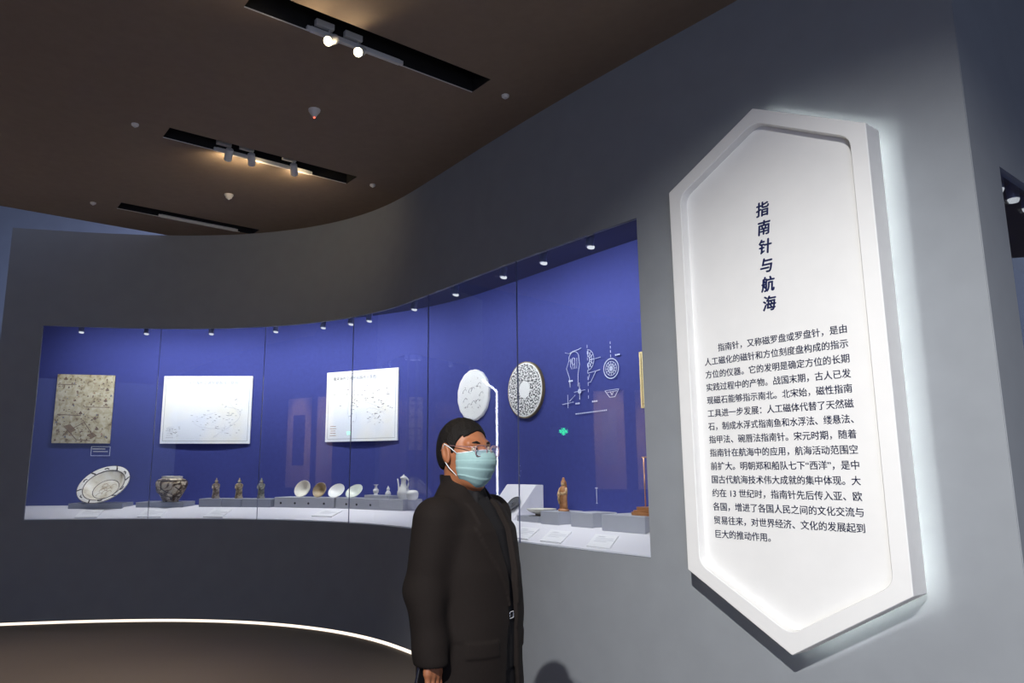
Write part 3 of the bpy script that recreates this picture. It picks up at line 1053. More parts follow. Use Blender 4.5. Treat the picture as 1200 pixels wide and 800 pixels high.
def bowl(label, s, rad, m, nv, deep=1.0, off=.50, zb=1.2375):
    nm = facing(tilt(s, off, *nv))
    b = MB()
    prof = [(r_ * rad, z_ * rad / .1 * deep * .9) for r_, z_ in BOWL]
    b.lathe(prof, 48, nm)
    zmin = min(v[2] for v in b.v)
    t = on_wall('bowl', label, 'bowl', s, off, zb - zmin, 'tilted bowls on the long plinth')
    b.build('bowl_body', m, t, True, angle=40)
    b = MB(); b.tube([nm @ Vector((rad * .985 * math.cos(k * math.pi / 24), rad * .985 * math.sin(k * math.pi / 24), .0075 * rad / .1 * deep * .9)) for k in range(48)], .0035, 6, closed=True)
    b.build('rim', m, t, True)
    return t


bowl('ivory bowl, leftmost of four tilted bowls', 4.755, .097, M_IVORYG, (.74, 140), 1.5)
bowl('tan brown bowl, second of four tilted bowls', 4.57, .084, M_BROWNG, (.74, 145), 1.5)
bowl('white bowl, third of four tilted bowls', 4.385, .092, M_CERAM, (.66, 122), 1.0)
bowl('pale celadon bowl, rightmost of four tilted bowls', 4.185, .096, M_CELADON, (.56, 122), 1.0)

t = on_wall('porcelain_vase', 'small white vase with flared mouth on the riser board', 'vase', 3.935, .50, 1.273)
b = MB(); b.lathe([(0, 0), (.022, 0), (.023, .004), (.017, .012), (.026, .024), (.031, .042), (.029, .054), (.016, .066), (.012, .080), (.014, .094), (.028, .106), (.026, .106), (.010, .092), (0, .090)], 32)
b.build('body', M_CERAM, t, True, angle=50)
b = MB(); b.tube([(.0125 * math.cos(k * math.pi / 10), .0125 * math.sin(k * math.pi / 10), .072) for k in range(20)], .003, 6, closed=True); b.build('neck_ring', M_CERAM, t, True)
t = on_wall('gourd_bottle', 'tiny white gourd-shaped bottle on the riser board', 'bottle', 3.79, .50, 1.273)
b = MB(); b.lathe([(0, 0), (.025, 0), (.030, .012), (.029, .026), (.018, .040), (.012, .048), (.017, .056), (.018, .066), (.010, .076), (0, .078)], 32)
b.build('body', M_CERAM, t, True)
b = MB(); b.lathe([(0, .074), (.006, .076), (.007, .084), (.003, .092), (0, .093)], 16); b.build('stopper', M_CERAM, t, True)
t = on_wall('porcelain_ewer', 'white ewer with long spout, curved handle and lid', 'ewer', 3.575, .47, 1.2375)
b = MB(); b.lathe([(0, 0), (.044, 0), (.046, .008), (.052, .02), (.064, .05), (.062, .078), (.048, .105), (.032, .130), (.026, .155), (.026, .195), (.034, .212), (.030, .212), (.02, .20), (0, .198)], 40)
b.build('body', M_CERAM, t, True, angle=50)
b = MB(); b.tube([(-.055, 0, .075), (-.072, 0, .105), (-.078, 0, .145), (-.086, 0, .185), (-.093, 0, .200)], [.013, .010, .008, .007, .006], 12); b.build('spout', M_CERAM, t, True)
b = MB(); b.tube([(.028, 0, .195), (.050, 0, .208), (.068, 0, .190), (.070, 0, .155), (.060, 0, .118), (.052, 0, .100)], [.007, .008, .008, .0075, .007, .007], 10); b.build('handle', M_CERAM, t, True)
b = MB(); b.lathe([(.036, .212), (.034, .218), (.018, .228), (.008, .232), (.010, .240), (0, .246)], 32); b.build('lid', M_CERAM, t, True, angle=50)
t = on_wall('lidded_box', 'round white porcelain box beside the man\'s shoulder', 'box', 3.43, .44, 1.2375)
b = MB(); b.lathe([(0, 0), (.035, 0), (.055, .02), (.060, .045), (.060, .058)], 36); b.build('body', M_CERAM, t, True)
b = MB(); b.lathe([(.061, .058), (.056, .078), (.035, .092), (0, .096)], 36); b.build('lid', M_CERAM, t, True)

t = on_wall('shallow_bowl', 'shallow white bowl on a thin slab right of the bronze mirror', 'bowl', 1.63, .47, 1.1735)
b = MB(); b.lathe([(0, 0), (.045, 0), (.047, .014), (.060, .018), (.100, .034), (.118, .052), (.114, .053), (.09, .04), (0, .026)], 44); b.build('bowl_body', M_IVORYG, t, True, angle=50)
b = MB(); b.lathe([(.043, -.0), (.049, 0), (.048, .012), (.046, .012)], 40); b.build('foot_ring', M_DKBROWN, t, True)

# brown statuette of a robed standing figure
M_WOOD = ramp_mat('red brown carved wood', 'noise', 22, [(0.3, (0.24, 0.09, 0.03)), (0.55, (0.46, 0.21, 0.08)), (0.75, (0.62, 0.34, 0.15))], 0.45, 5)
M_GILT = ramp_mat('worn ochre glaze', 'noise', 30, [(0.35, (0.34, 0.17, 0.06)), (0.6, (0.60, 0.42, 0.22))], 0.45, 5)
t = on_wall('statuette', 'brown glazed standing robed statuette on a grey block', 'statuette', 1.335, .44, 1.2205)
b = MB(); b.lathe([(0, 0), (.040, 0), (.042, .008), (.036, .016), (0, .016)], 28, Matrix.Diagonal((1.1, .9, 1, 1))); b.build('base', M_WOOD, t, True, angle=40)
b = MB(); b.lathe([(0, .014), (.033, .014), (.031, .05), (.029, .09), (.032, .125), (.033, .15), (.026, .172), (.013, .182), (0, .184)], 32, Matrix.Diagonal((1, .85, 1, 1)), rad=lambda a, i: 1 + .05 * math.cos(7 * a))
b.build('robe', M_WOOD, t, True)
b = MB()
b.tube([(-.028, 0, .165), (-.038, -.006, .135), (-.030, -.022, .118), (-.004, -.032, .122)], [.012, .013, .011, .008], 10)
b.tube([(.028, 0, .165), (.036, -.006, .135), (.026, -.024, .125), (.002, -.033, .130)], [.012, .013, .011, .008], 10)
b.tube([(-.030, -.020, .120), (-.034, -.018, .085), (-.028, -.018, .05)], [.010, .009, .004], 8)
b.build('sleeves', M_GILT, t, True)
b = MB(); b.lathe([(0, .176), (.010, .178), (.017, .192), (.017, .205), (.010, .216), (0, .218)], 24); b.build('head', M_GILT, t, True)
b = MB(); b.lathe([(.019, .196), (.020, .208), (.016, .220), (.010, .226), (.011, .234), (.005, .244), (0, .245)], 24, Matrix.Translation((0, .004, 0))); b.tube([(0, .016, .21), (.006, .02, .18), (.010, .02, .15)], [.012, .010, .005], 8)
b.build('hood', M_WOOD, t, True)

# hanging needle
t = on_wall('hanging_needle', 'fine pale needle upright above the empty grey block', 'needle', .985, .44, 1.2255)
b = MB(); b.tube([(0, 0, .065), (0, 0, .165)], .0022, 8); b.tube([(-.010, 0, .167), (.010, 0, .167)], .0035, 8); b.tube([(-.004, 0, .063), (.004, 0, .063)], .0035, 8); b.build('needle', M_WPRINT, t, True)
b = MB(); b.tube([(0, 0, 0), (0, 0, .064)], .0012, 6); b.build('support_rod', MATS['case glass'], t, True)

# wooden compass stand with copper frame
M_COPPER = mat('copper rod', (0.75, 0.42, 0.22), 0.35, 0.7, vary=0.03)
M_STAND = ramp_mat('orange brown lacquered wood', 'noise', 14, [(0.3, (0.26, 0.10, 0.03)), (0.7, (0.46, 0.21, 0.08))], 0.4, 4, vscale=(1, 4, 8))
t = on_wall('compass_stand', 'brown wooden stepped base with thin copper gallows frame, right end of case', 'stand', .49, .50, 1.2255)
b = MB()
def octo(w, d, c): return [(-w + c, -d), (w - c, -d), (w, -d + c), (w, d - c), (w - c, d), (-w + c, d), (-w, d - c), (-w, -d + c)]
b.prism(octo(.155, .13, .05), 0, .020, axis='z'); b.prism(octo(.145, .12, .048), .020, .030, axis='z'); b.prism(octo(.125, .105, .042), .030, .052, axis='z')
b.build('base', M_STAND, t, bevel=.002)
for e_ in (-.10, .10):
    b = MB(); b.tube([(e_, 0, .05), (e_, 0, .375)], .004, 8); b.build('upright', M_COPPER, t, True)
b = MB(); b.tube([(-.115, 0, .375), (.115, 0, .375)], .0042, 8); b.build('crossbar', M_COPPER, t, True)
b = MB(); b.tube([(0, 0, .375), (0, 0, .13)], .0008, 5); b.build('thread', M_WPRINT, t)
b = MB(); b.tube([(-.045, 0, .13), (0, 0, .131), (.045, 0, .13)], [.001, .003, .001], 6); b.build('needle', M_CHROME, t, True)

# ------------------------------------------------------------------ ceiling fittings


def rail(label, a, l0, l1, ln):
    p = Vector(a) + UD * ((l0 + l1) / 2) + WD * .018
    t = thing('light_track', label, 'light track', (p.x, p.y, ZW), math.atan2(UD.y, UD.x), 'light tracks in the ceiling slots')
    L = l1 - l0
    b = MB(); b.box((0, 0, .005), (L, .026, .032)); b.build('track_rail', M_WHITE, t, bevel=.002)
    b = MB(); b.box((ln / 2 - (l0 + l1) / 2, .014, -.001), (ln, .007, .004)); b.build('edge_trim', M_WHITE, t)
    for e_ in (-1, 1):
        b = MB(); b.box((e_ * (L / 2 + .012), 0, .005), (.024, .022, .026)); b.build('end_cap', M_WHITE, t)
    return t


rail('white track along the slot with two lit spotlights', SLOTS[0][0], .40, 1.02, 1.62)
rail('white track along the slot with three spotlights', SLOTS[1][0], .42, 1.24, 1.61)
rail('white track along the farthest ceiling slot', SLOTS[2][0], .42, 1.20, 1.25)


def track_head(label, px, py, aim, hot):
    """adapter box in the slot, stem and round head; aim is the horizontal direction the head points"""
    ang = math.atan2(UD.y, UD.x)
    t = thing('track_spotlight', label, 'spotlight', (px, py, ZW), ang, 'ceiling track spotlights')
    b = MB(); b.box((-.035, 0.03, .055), (.12, .034, .040)); b.build('adapter', M_WHITE, t, bevel=.003)
    b = MB(); b.tube([(0, .03, .045), (0, .03, -.005), (0, .0, -.03)], .008, 8); b.build('stem', M_WHITE, t, True)
    d = Vector((math.cos(aim - ang) * .8, math.sin(aim - ang) * .8, -.6))
    m = Matrix.Translation((0, 0, -.045)) @ facing(d)
    b = MB(); b.lathe([(0, -.055), (.022, -.055), (.030, -.047), (.032, .045), (.028, .052), (.026, .040)], 28, m); b.build('lamp_head', M_WHITE, t, True, angle=40)
    b = MB(); b.lathe([(0, .0442), (.0265, .0442), (.0265, .046), (0, .048)], 24, m); b.build('lens', M_HOT if hot else mat('unlit lens', (.35, .33, .3), .2, vary=0), t, True)
    tip = t.matrix_basis @ (m @ Vector((0, 0, .075)))
    return tip, t.matrix_basis.to_3x3() @ d


tip, d = track_head('lit track spotlight, left one of the glaring pair', -.80, 4.075, R(250), True)
lamp('track_light', 'SPOT', tip, 14, (1.0, .80, .52), aim=tip + d, size=R(165), radius=.03)
tip, d = track_head('lit track spotlight, right one of the glaring pair', -.645, 4.195, R(262), True)
lamp('track_light', 'SPOT', tip, 14, (1.0, .80, .52), aim=tip + d, size=R(165), radius=.03)
for (lab, px, py, a) in (('left of the three spotlights turned away under the middle slot', -1.93, 5.705, 118), ('middle of the three spotlights turned away under the middle slot', -1.77, 5.80, 100), ('right of the three spotlights turned away under the middle slot', -1.465, 6.01, 95)):
    tip, d = track_head(lab, px, py, R(a), False)
    lamp('track_light', 'SPOT', tip, TRACK_POWER, (1.0, .78, .48), aim=tip + Vector((math.cos(R(a)), math.sin(R(a)), .12)), size=R(172), radius=.03)


def ceiling_bit(name, label, cat, x, y, prof, m, extra=None):
    t = thing(name, label, cat, (x, y, ZW))
    b = MB(); b.lathe(prof, 28); b.build('housing', m, t, True, angle=50)
    return t


M_CREAM = mat('cream plastic', (0.86, 0.82, 0.76), 0.5, vary=0)
t = ceiling_bit('motion_sensor', 'white cone-shaped ceiling sensor with tiny red light', 'sensor', -1.095, 5.03, [(0, -.062), (.012, -.060), (.018, -.048), (.042, -.014), (.044, 0), (0, 0)], M_CREAM)
b = MB(); b.lathe([(0, -.066), (.005, -.065), (.006, -.060), (0, -.058)], 12, Matrix.Translation((.002, -.004, -.002))); b.build('indicator', glow_mat('red led', (1, .08, .04), 6), t, True)
t = ceiling_bit('smoke_detector', 'cream dome detector on the lamp-lit part of the ceiling', 'detector', -2.246, 6.71, [(0, -.044), (.018, -.042), (.030, -.032), (.034, -.016), (.042, -.010), (.044, 0), (0, 0)], M_CREAM)
b = MB(); b.lathe([(0, -.052), (.009, -.050), (.010, -.043), (0, -.040)], 14); b.build('sensor_tip', M_WHITE, t, True)
for (x, y, lab) in ((.289, 4.82, 'small white ceiling plug near the right end of the glaring slot'), (-2.504, 5.255, 'small white ceiling plug left of the three spotlights'),
                    (-.843, 6.46, 'small white ceiling plug right of the three spotlights'), (-3.646, 6.92, 'small white ceiling plug left of the farthest slot')):
    t = ceiling_bit('sprinkler', lab, 'sprinkler', x, y, [(0, -.020), (.018, -.019), (.026, -.012), (.027, 0), (0, 0)], M_CREAM)
    b = MB(); b.lathe([(0, -.028), (.007, -.027), (.007, -.018), (0, -.018)], 12); b.build('nozzle', M_WHITE, t, True)
    t['group'] = 'ceiling plugs'

# ------------------------------------------------------------------ showcase in the end wall at the far right
ec = thing('display_case', 'dark blue showcase opening in the end wall at the right edge', 'display case', end_pt(1.7, -.4, 0))
inv2 = Matrix.Translation(-Vector(ec.location))


def end_part(mb, name, m):
    o = mb.build(name, m, None); o.data.transform(inv2); o.parent = ec
    return o


b = MB(); end_box(b, .30, 3.2, -.72, -.70, .98, 3.0); end_part(b, 'back_panel', M_BLUE)
for u_ in (.28, 3.2):
    b = MB(); end_box(b, u_, u_ + .02, -.72, -.03, .98, 3.0); end_part(b, 'end_panel', M_BLUE)
b = MB(); end_box(b, .28, 3.22, -.72, -.03, 3.0, 3.02); end_part(b, 'soffit', M_NAVY)
b = MB(); end_box(b, .28, 3.22, -.72, -.03, .96, .98); end_part(b, 'shelf', M_SHELF)
b = MB(); end_box(b, .35, 3.195, -.022, -.014, 1.0, 2.865); end_part(b, 'glass_pane', M_GLASS)
for k in range(4):
    u = .44 + .22 * k
    t = thing('case_spotlight', ('nearest', 'second', 'third', 'farthest')[k] + ' bright white spotlight at the head of the end-wall showcase', 'spotlight', end_pt(u, -.10, 2.86), ch, 'spotlights in the end-wall showcase')
    b = MB(); b.lathe([(0, .08), (.024, .08), (.027, .07), (.027, .012), (.022, .0), (0, 0.004)], 20); b.build('lamp_head', M_LAMPNAVY, t, True, angle=40)
    b = MB(); b.lathe([(0, -.016), (.020, -.012), (.026, .0), (.026, .006), (0, .006)], 20); b.build('lens', M_LAMPLENS, t, True, angle=40)
    b = MB(); b.tube([(0, 0, .07), (0, 0, .14)], .008); b.build('stem', M_LAMPNAVY, t, True)
    lamp('case_light', 'SPOT', end_pt(u, -.12, 2.83), 9.0, (.8, .88, 1.0), aim=end_pt(u, -.6, 1.6), size=R(120), radius=.03)

# ------------------------------------------------------------------ the man


def snets(F, lo, hi, h):
    """surface nets: vertices and quads of the zero set of F inside the box"""
    ax = [np.arange(lo[i], hi[i] + h, h, dtype=np.float32) for i in range(3)]
    X_, Y_, Z_ = np.meshgrid(*ax, indexing='ij')
    V = F(X_, Y_, Z_).astype(np.float32)
    s = V < 0
    sh = tuple(d - 1 for d in V.shape)
    acc = np.zeros(sh + (3,), np.float32); cnt = np.zeros(sh, np.float32)
    for a in range(3):
        o_ = [i for i in range(3) if i != a]
        for b_ in (0, 1):
            for c_ in (0, 1):
                st0 = [0, 0, 0]; st0[o_[0]] = b_; st0[o_[1]] = c_
                st1 = list(st0); st1[a] = 1
                v0 = V[tuple(slice(st0[i], st0[i] + sh[i]) for i in range(3))]
                v1 = V[tuple(slice(st1[i], st1[i] + sh[i]) for i in range(3))]
                cr = (v0 < 0) != (v1 < 0)
                t = np.where(cr, v0 / np.where(cr, v0 - v1, 1), 0)
                cnt += cr
                for i in range(3):
                    acc[..., i] += cr * (st0[i] if i != a else 0) + (t if i == a else 0)
    act = cnt > 0
    idx = -np.ones(sh, np.int64)
    idx[act] = np.arange(act.sum())
    ijk = np.argwhere(act)
    verts = np.array(lo, np.float32) + h * (ijk + acc[act] / cnt[act][:, None])
    faces = []
    for a in range(3):
        b_, c_ = [(1, 2), (2, 0), (0, 1)][a]
        sl0 = [slice(None)] * 3; sl1 = [slice(None)] * 3
        sl0[a] = slice(0, -1); sl1[a] = slice(1, None)
        cr = s[tuple(sl0)] != s[tuple(sl1)]
        ins = s[tuple(sl0)]
        pts = np.argwhere(cr)
        ok = (pts[:, b_] > 0) & (pts[:, c_] > 0) & (pts[:, b_] < V.shape[b_] - 1) & (pts[:, c_] < V.shape[c_] - 1)
        pts = pts[ok]
        eb = np.zeros(3, int); eb[b_] = 1
        ec_ = np.zeros(3, int); ec_[c_] = 1
        q = [idx[tuple((pts - k).T)] for k in (eb + ec_, ec_, 0 * eb, eb)]
        q = np.stack(q, -1)
        fl_ = ~ins[tuple(pts.T)]
        q[fl_] = q[fl_][:, ::-1]
        faces.append(q)
    return verts, np.concatenate(faces)


def sd_ell(X_, Y_, Z_, c, r):
    x, y, z = (X_ - c[0]) / r[0], (Y_ - c[1]) / r[1], (Z_ - c[2]) / r[2]
    k0 = np.sqrt(x * x + y * y + z * z) + 1e-9
    k1 = np.sqrt((x / r[0]) ** 2 + (y / r[1]) ** 2 + (z / r[2]) ** 2) + 1e-9
    return k0 * (k0 - 1) / k1


def sd_cap(X_, Y_, Z_, a, b_, ra, rb=None):
    rb = ra if rb is None else rb
    a = np.array(a, float); d = np.array(b_, float) - a
    t = ((X_ - a[0]) * d[0] + (Y_ - a[1]) * d[1] + (Z_ - a[2]) * d[2]) / (d @ d)
    t = np.clip(t, 0, 1)
    return np.sqrt((X_ - a[0] - t * d[0]) ** 2 + (Y_ - a[1] - t * d[1]) ** 2 + (Z_ - a[2] - t * d[2]) ** 2) - (ra + (rb - ra) * t)


def smin(a, b_, k):
    h = np.clip(0.5 + 0.5 * (b_ - a) / k, 0, 1)
    return b_ + (a - b_) * h - k * h * (1 - h)


def smax(a, b_, k):
    return -smin(-a, -b_, k)


HEAD = np.array([0.020, 0.0, 1.572])


def sd_head(x, y, z):
    d = sd_ell(x, y, z, (-.012, 0, .012), (.094, .075, .090))
    d = smin(d, sd_ell(x, y, z, (.036, 0, -.040), (.060, .060, .085)), .03)
    d = smin(d, sd_ell(x, y, z, (.034, 0, -.084), (.054, .052, .040)), .03)
    ya = np.abs(y)
    d = smin(d, sd_ell(x, ya, z, (.055, .040, -.030), (.026, .022, .022)), .02)
    d = smin(d, sd_cap(x, ya, z, (.082, .012, .020), (.068, .046, .020), .011), .014)
    d = smax(d, -sd_ell(x, ya, z, (.096, .033, .001), (.015, .017, .011)), .010)
    d = smin(d, sd_cap(x, y, z, (.089, 0, .010), (.110, 0, -.034), .008, .0125), .012)
    d = smin(d, sd_ell(x, ya, z, (.104, .012, -.038), (.011, .008, .008)), .006)
    d = smin(d, sd_cap(x, ya, z, (.093, .0, -.070), (.085, .022, -.071), .007), .008)
    # ears
    xe, ze = x + .012 + .2 * (z + .010), z + .010
    e = sd_ell(xe, ya, ze, (0, .080, 0), (.020, .009, .034))
    e = smax(e, -sd_ell(xe, ya, ze, (.003, .091, .004), (.010, .008, .020)), .006)
    d = smin(d, e, .008)
    # neck
    d = smin(d, sd_cap(x, y, z, (-.020, 0, -.060), (-.050, 0, -.215), .054, .064), .03)
    return d


def sd_hand(x, y, z, sgn):
    """hand hanging from the wrist, palm to the rear, fingers hooked; sgn -1 right, +1 left"""
    y = y * sgn
    d = sd_cap(x, y, z, (.010, .265, .896), (.012, .266, .868), .028, .026)
    kn = [(.016, .236, .790, .0100), (.019, .256, .782, .0104), (.018, .276, .786, .0098), (.014, .294, .794, .0088)]
    pal = None
    for kx, ky, kz, r_ in kn:
        m = sd_cap(x, y, z, (.012, .265 + (ky - .265) * .55, .860), (kx, ky, kz), .0145, .0125)
        pal = m if pal is None else smin(pal, m, .012)
    d = smin(d, pal, .02)
    for (kx, ky, kz, r_), L in zip(kn, (.92, 1.0, .95, .78)):
        p1 = (kx + .002, ky, kz - .042 * L); p2 = (kx - .003, ky, kz - .068 * L); p3 = (kx - .011, ky, kz - .088 * L)
        f = smin(sd_cap(x, y, z, (kx, ky, kz), p1, r_, r_ * .95), sd_cap(x, y, z, p1, p2, r_ * .95, r_ * .9), .004)
        f = smin(f, sd_cap(x, y, z, p2, p3, r_ * .9, r_ * .8), .004)
        d = smin(d, f, .005)
    th_ = smin(sd_cap(x, y, z, (.008, .245, .850), (-.010, .219, .815), .0150, .0115), sd_cap(x, y, z, (-.010, .219, .815), (-.030, .232, .785), .0112, .0090), .006)
    return smin(d, th_, .010)


TZ = [.76, .90, 1.05, 1.20, 1.32, 1.385, 1.425, 1.47]
TC = [.0, .0, .006, .002, -.008, -.018, -.028, -.034]
TA = [.150, .150, .152, .146, .128, .098, .076, .062]
TB = [.214, .200, .188, .192, .196, .172, .122, .074]


def sd_torso(x, y, z):
    cx_ = np.interp(z, TZ, TC); a = np.interp(z, TZ, TA); b_ = np.interp(z, TZ, TB)
    q = (np.abs((x - cx_) / a) ** 2.3 + np.abs(y / b_) ** 2.3) ** (1 / 2.3)
    return (q - 1) * np.minimum(a, b_)


def sd_sleeve(x, ya, z):
    s_ = sd_cap(x, ya, z, (-.020, .178, 1.352), (-.036, .214, 1.150), .074, .062)
    s_ = smin(s_, sd_cap(x, ya, z, (-.036, .214, 1.150), (.008, .246, .960), .062, .052), .02)
    f = .0035 * np.sin(38 * z + 22 * ya + 9 * x) * np.exp(-((z - 1.10) / .10) ** 2) + .002 * np.sin(55 * z - 30 * x) * np.exp(-((z - .95) / .10) ** 2)
    return s_ + f


def opening(z):
    return np.interp(z, [.76, .90, 1.05, 1.15, 1.30, 1.40, 1.46], [.060, .040, .026, .024, .046, .058, .06])


def sd_jacket(x, y, z):
    ya = np.abs(y)
    t = sd_torso(x, y, z)
    fold = .0025 * np.sin(20 * z + 14 * y) * np.exp(-((z - 1.02) / .16) ** 2) + .0015 * np.sin(9 * z + 40 * y) * (z < 1.0)
    t = t + fold
    w = opening(z)
    lw = np.interp(z, [1.08, 1.12, 1.30, 1.335, 1.34, 1.40], [0, .012, .075, .082, .058, .050])
    lap = (x > .02) & (ya > w - .004) & (ya < w + lw) & (z > 1.08) & (z < 1.41)
    t = np.where(lap, t - .006, t)
    pock = (x > .0) & (ya > .085) & (ya < .175) & (z > .955) & (z < 1.005)
    t = np.where(pock, t - .004, t)
    base = t
    d = smin(t, sd_sleeve(x, ya, z), .030)
    # collar roll at the back of the neck
    ring = np.sqrt(((x + .030) / .076) ** 2 + (y / .074) ** 2)
    col = np.sqrt(((ring - 1) * .08) ** 2 + ((z - (1.418 - .16 * (x + .03))) * .8) ** 2) - .008
    d = smin(d, np.where(x < .045, col, 1.0), .016)
    groove = np.maximum(np.maximum(ya - w, -(x - .0)), -(base + .024))
    d = np.maximum(d, -groove)
    d = np.maximum(d, -sd_cap(x, y, z, (-.034, 0, 1.60), (-.034, 0, 1.40), .066, .060))
    d = np.maximum(d, np.where(ya < .20, .785 + .42 * np.clip(y, 0, .2) - z, .948 - z))
    cuff = sd_cap(x, ya, z, (-.005, .240, 1.01), (.010, .247, .88), .040, .040)
    d = np.maximum(d, -np.maximum(cuff, z - .985))
    und = np.maximum(sd_torso(x, y, z) + .014, z - .90)
    return np.maximum(d, -und)


def sd_shirt(x, y, z):
    t = np.maximum(sd_torso(x, y, z) + .0135, np.maximum(.90 - z, z - 1.46))
    t = np.maximum(t, -(x + .06))
    ax_ = -.030 + (-.05) * 0 + (1.44 - z) * .1
    r_ = np.sqrt((x - ax_) ** 2 + y ** 2)
    col = np.maximum(np.abs(r_ - .067) - .0055, np.maximum(1.395 - z, z - (1.482 - .16 * (x + .03))))
    d = smin(t, col, .006)
    d = smin(d, sd_cap(x, np.abs(y), z, (.034, .018, 1.448), (.050, .044, 1.398), .008, .005), .008)
    d = np.maximum(d, -sd_cap(x, y, z, (-.034, 0, 1.60), (-.034, 0, 1.415), .0615, .0615))
    return d


def sd_trousers(x, y, z):
    ya = np.abs(y)
    d = sd_ell(x, y, z, (-.005, 0, .98), (.125, .170, .15))
    d = smin(d, sd_cap(x, ya, z, (-.005, .085, .92), (.0, .098, .50), .092, .072), .05)
    d = smin(d, sd_cap(x, ya, z, (.0, .098, .50), (-.015, .105, .075), .072, .062), .02)
    d = d + .003 * np.sin(30 * z + 20 * y) * (z < .35)
    d = smin(d, np.maximum(sd_torso(x, y, z) + .0165, np.maximum(.80 - z, z - 1.075)), .02)
    return np.maximum(np.maximum(d, .045 - z), z - 1.10)


def sd_core(x, y, z):
    """neck base, trunk, arms and legs under the clothes"""
    ya = np.abs(y)
    d = np.maximum(sd_torso(x, y, z) + .035, np.maximum(.90 - z, z - 1.43))
    d = smin(d, sd_cap(x, y, z, (-.030, 0, 1.34), (-.022, 0, 1.44), .062, .060), .03)
    d = smin(d, sd_cap(x, ya, z, (-.020, .165, 1.345), (-.036, .210, 1.14), .046, .040), .02)
    d = smin(d, sd_cap(x, ya, z, (-.036, .212, 1.14), (.010, .246, .985), .038, .027), .02)
    d = smin(d, sd_ell(x, y, z, (-.005, 0, .95), (.10, .145, .12)), .03)
    d = smin(d, sd_cap(x, ya, z, (-.005, .085, .90), (.0, .098, .50), .070, .052), .03)
    d = smin(d, sd_cap(x, ya, z, (.0, .098, .50), (-.015, .105, .06), .052, .038), .02)
    return d


def sdf_obj(name, parts, m, parent, smooth_it=0):
    vs, fs, n0 = [], [], 0
    for F, lo, hi, h, off in parts:
        v, f = snets(F, lo, hi, h)
        vs.append(v + np.array(off, np.float32)); fs.append(f + n0); n0 += len(v)
    v = np.concatenate(vs); f = np.concatenate(fs)
    me = bpy.data.meshes.new(name)
    me.from_pydata(v.tolist(), [], f.tolist())
    me.materials.append(m)
    me.shade_smooth()
    o = bpy.data.objects.new(name, me)
    COL.objects.link(o)
    if parent:
        o.parent = parent
    if smooth_it:
        md = o.modifiers.new('smooth', 'SMOOTH'); md.iterations = smooth_it; md.factor = 0.5
    return o


M_SKIN = mat('warm tan skin', (0.36, 0.135, 0.060), 0.5, vary=0.05, scale=45, sub=0.08)
M_HAIR = mat('short black hair', (0.007, 0.005, 0.004), 0.7, vary=0.3, scale=180, bump=0.5, spec=0.25)
M_JACKET = mat('dark brown black wool', (0.0120, 0.0084, 0.0070), 0.85, vary=0.12, scale=220, spec=0.2)
M_SHIRT = mat('black shirt cloth', (0.012, 0.011, 0.012), 0.8, vary=0.1, scale=200, spec=0.2)
M_TROUS = mat('black trouser cloth', (0.016, 0.014, 0.015), 0.85, vary=0.1, scale=200, spec=0.2)
M_MASK = mat('pale blue green mask cloth', (0.29, 0.44, 0.435), 0.8, vary=0.03, scale=120, spec=0.2)
M_MASKW = mat('white mask band', (0.78, 0.82, 0.82), 0.8, vary=0)
M_RIM = mat('rose metal rim', (0.50, 0.30, 0.32), 0.3, 0.7, vary=0)
M_EYE = mat('eye white', (0.34, 0.27, 0.22), 0.2, vary=0)
M_IRIS = mat('dark iris', (0.02, 0.012, 0.01), 0.15, vary=0)

MAN_YAW = R(-30)
man = sdf_obj('person', [
    (sd_head, (-.14, -.11, -.20), (.14, .11, .13), .0032, HEAD),
    (lambda x, y, z: sd_hand(x, y, z, -1), (-.06, -.33, .70), (.07, -.18, .935), .0032, (0, .018, .138)),
    (lambda x, y, z: sd_hand(x, y, z, 1), (-.06, .18, .70), (.07, .33, .935), .0032, (0, -.018, .138)),
    (sd_core, (-.18, -.32, .0), (.18, .32, 1.47), .011, (0, 0, 0))], M_SKIN, None, 1)
man.location = (0.020, 2.50, 0)
man.rotation_euler = (0, 0, MAN_YAW)
tag(man, 'man in black suit jacket, blue face mask and glasses standing before the showcase', 'person')


def sd_hair(x, y, z):
    d = sd_ell(x, y, z, (-.013, 0, .014), (.101, .082, .096))
    d = smin(d, sd_ell(x, y, z, (-.050, 0, -.026), (.048, .064, .052)), .03)
    d = d + .0012 * np.sin(190 * x + 60 * z) * np.sin(170 * y)
    hl = np.interp(x, [-.12, -.05, -.028, -.012, .014, .022, .030, .044, .070, .11], [-.066, -.062, -.045, -.004, -.012, .004, .026, .046, .052, .058])
    cut = (hl + .010 * np.cos(y * 45) * (x > .05) - z) * .7
    d = smax(d, cut, .006)
    ear = sd_ell(x, np.abs(y), z, (-.010, .086, -.012), (.024, .016, .036))
    return np.maximum(d, -ear)


hair = sdf_obj('hair', [(sd_hair, (-.13, -.10, -.12), (.12, .10, .13), .0034, HEAD)], M_HAIR, man, 1)
jk = sdf_obj('jacket', [(sd_jacket, (-.20, -.34, .74), (.20, .34, 1.49), .0052, (0, 0, 0))], M_JACKET, man, 1)
sdf_obj('shirt', [(sd_shirt, (-.14, -.22, .88), (.18, .22, 1.50), .0052, (0, 0, 0))], M_SHIRT, man, 1)
tr_ = sdf_obj('trousers', [(sd_trousers, (-.17, -.21, .02), (.17, .21, 1.12), .0085, (0, 0, 0))], M_TROUS, man, 1)


def sd_shoe(x, y, z):
    d = smin(sd_ell(x, y, z, (.085, 0, .035), (.105, .048, .040)), sd_ell(x, y, z, (-.025, 0, .045), (.060, .042, .052)), .04)
    return np.maximum(d, -z)


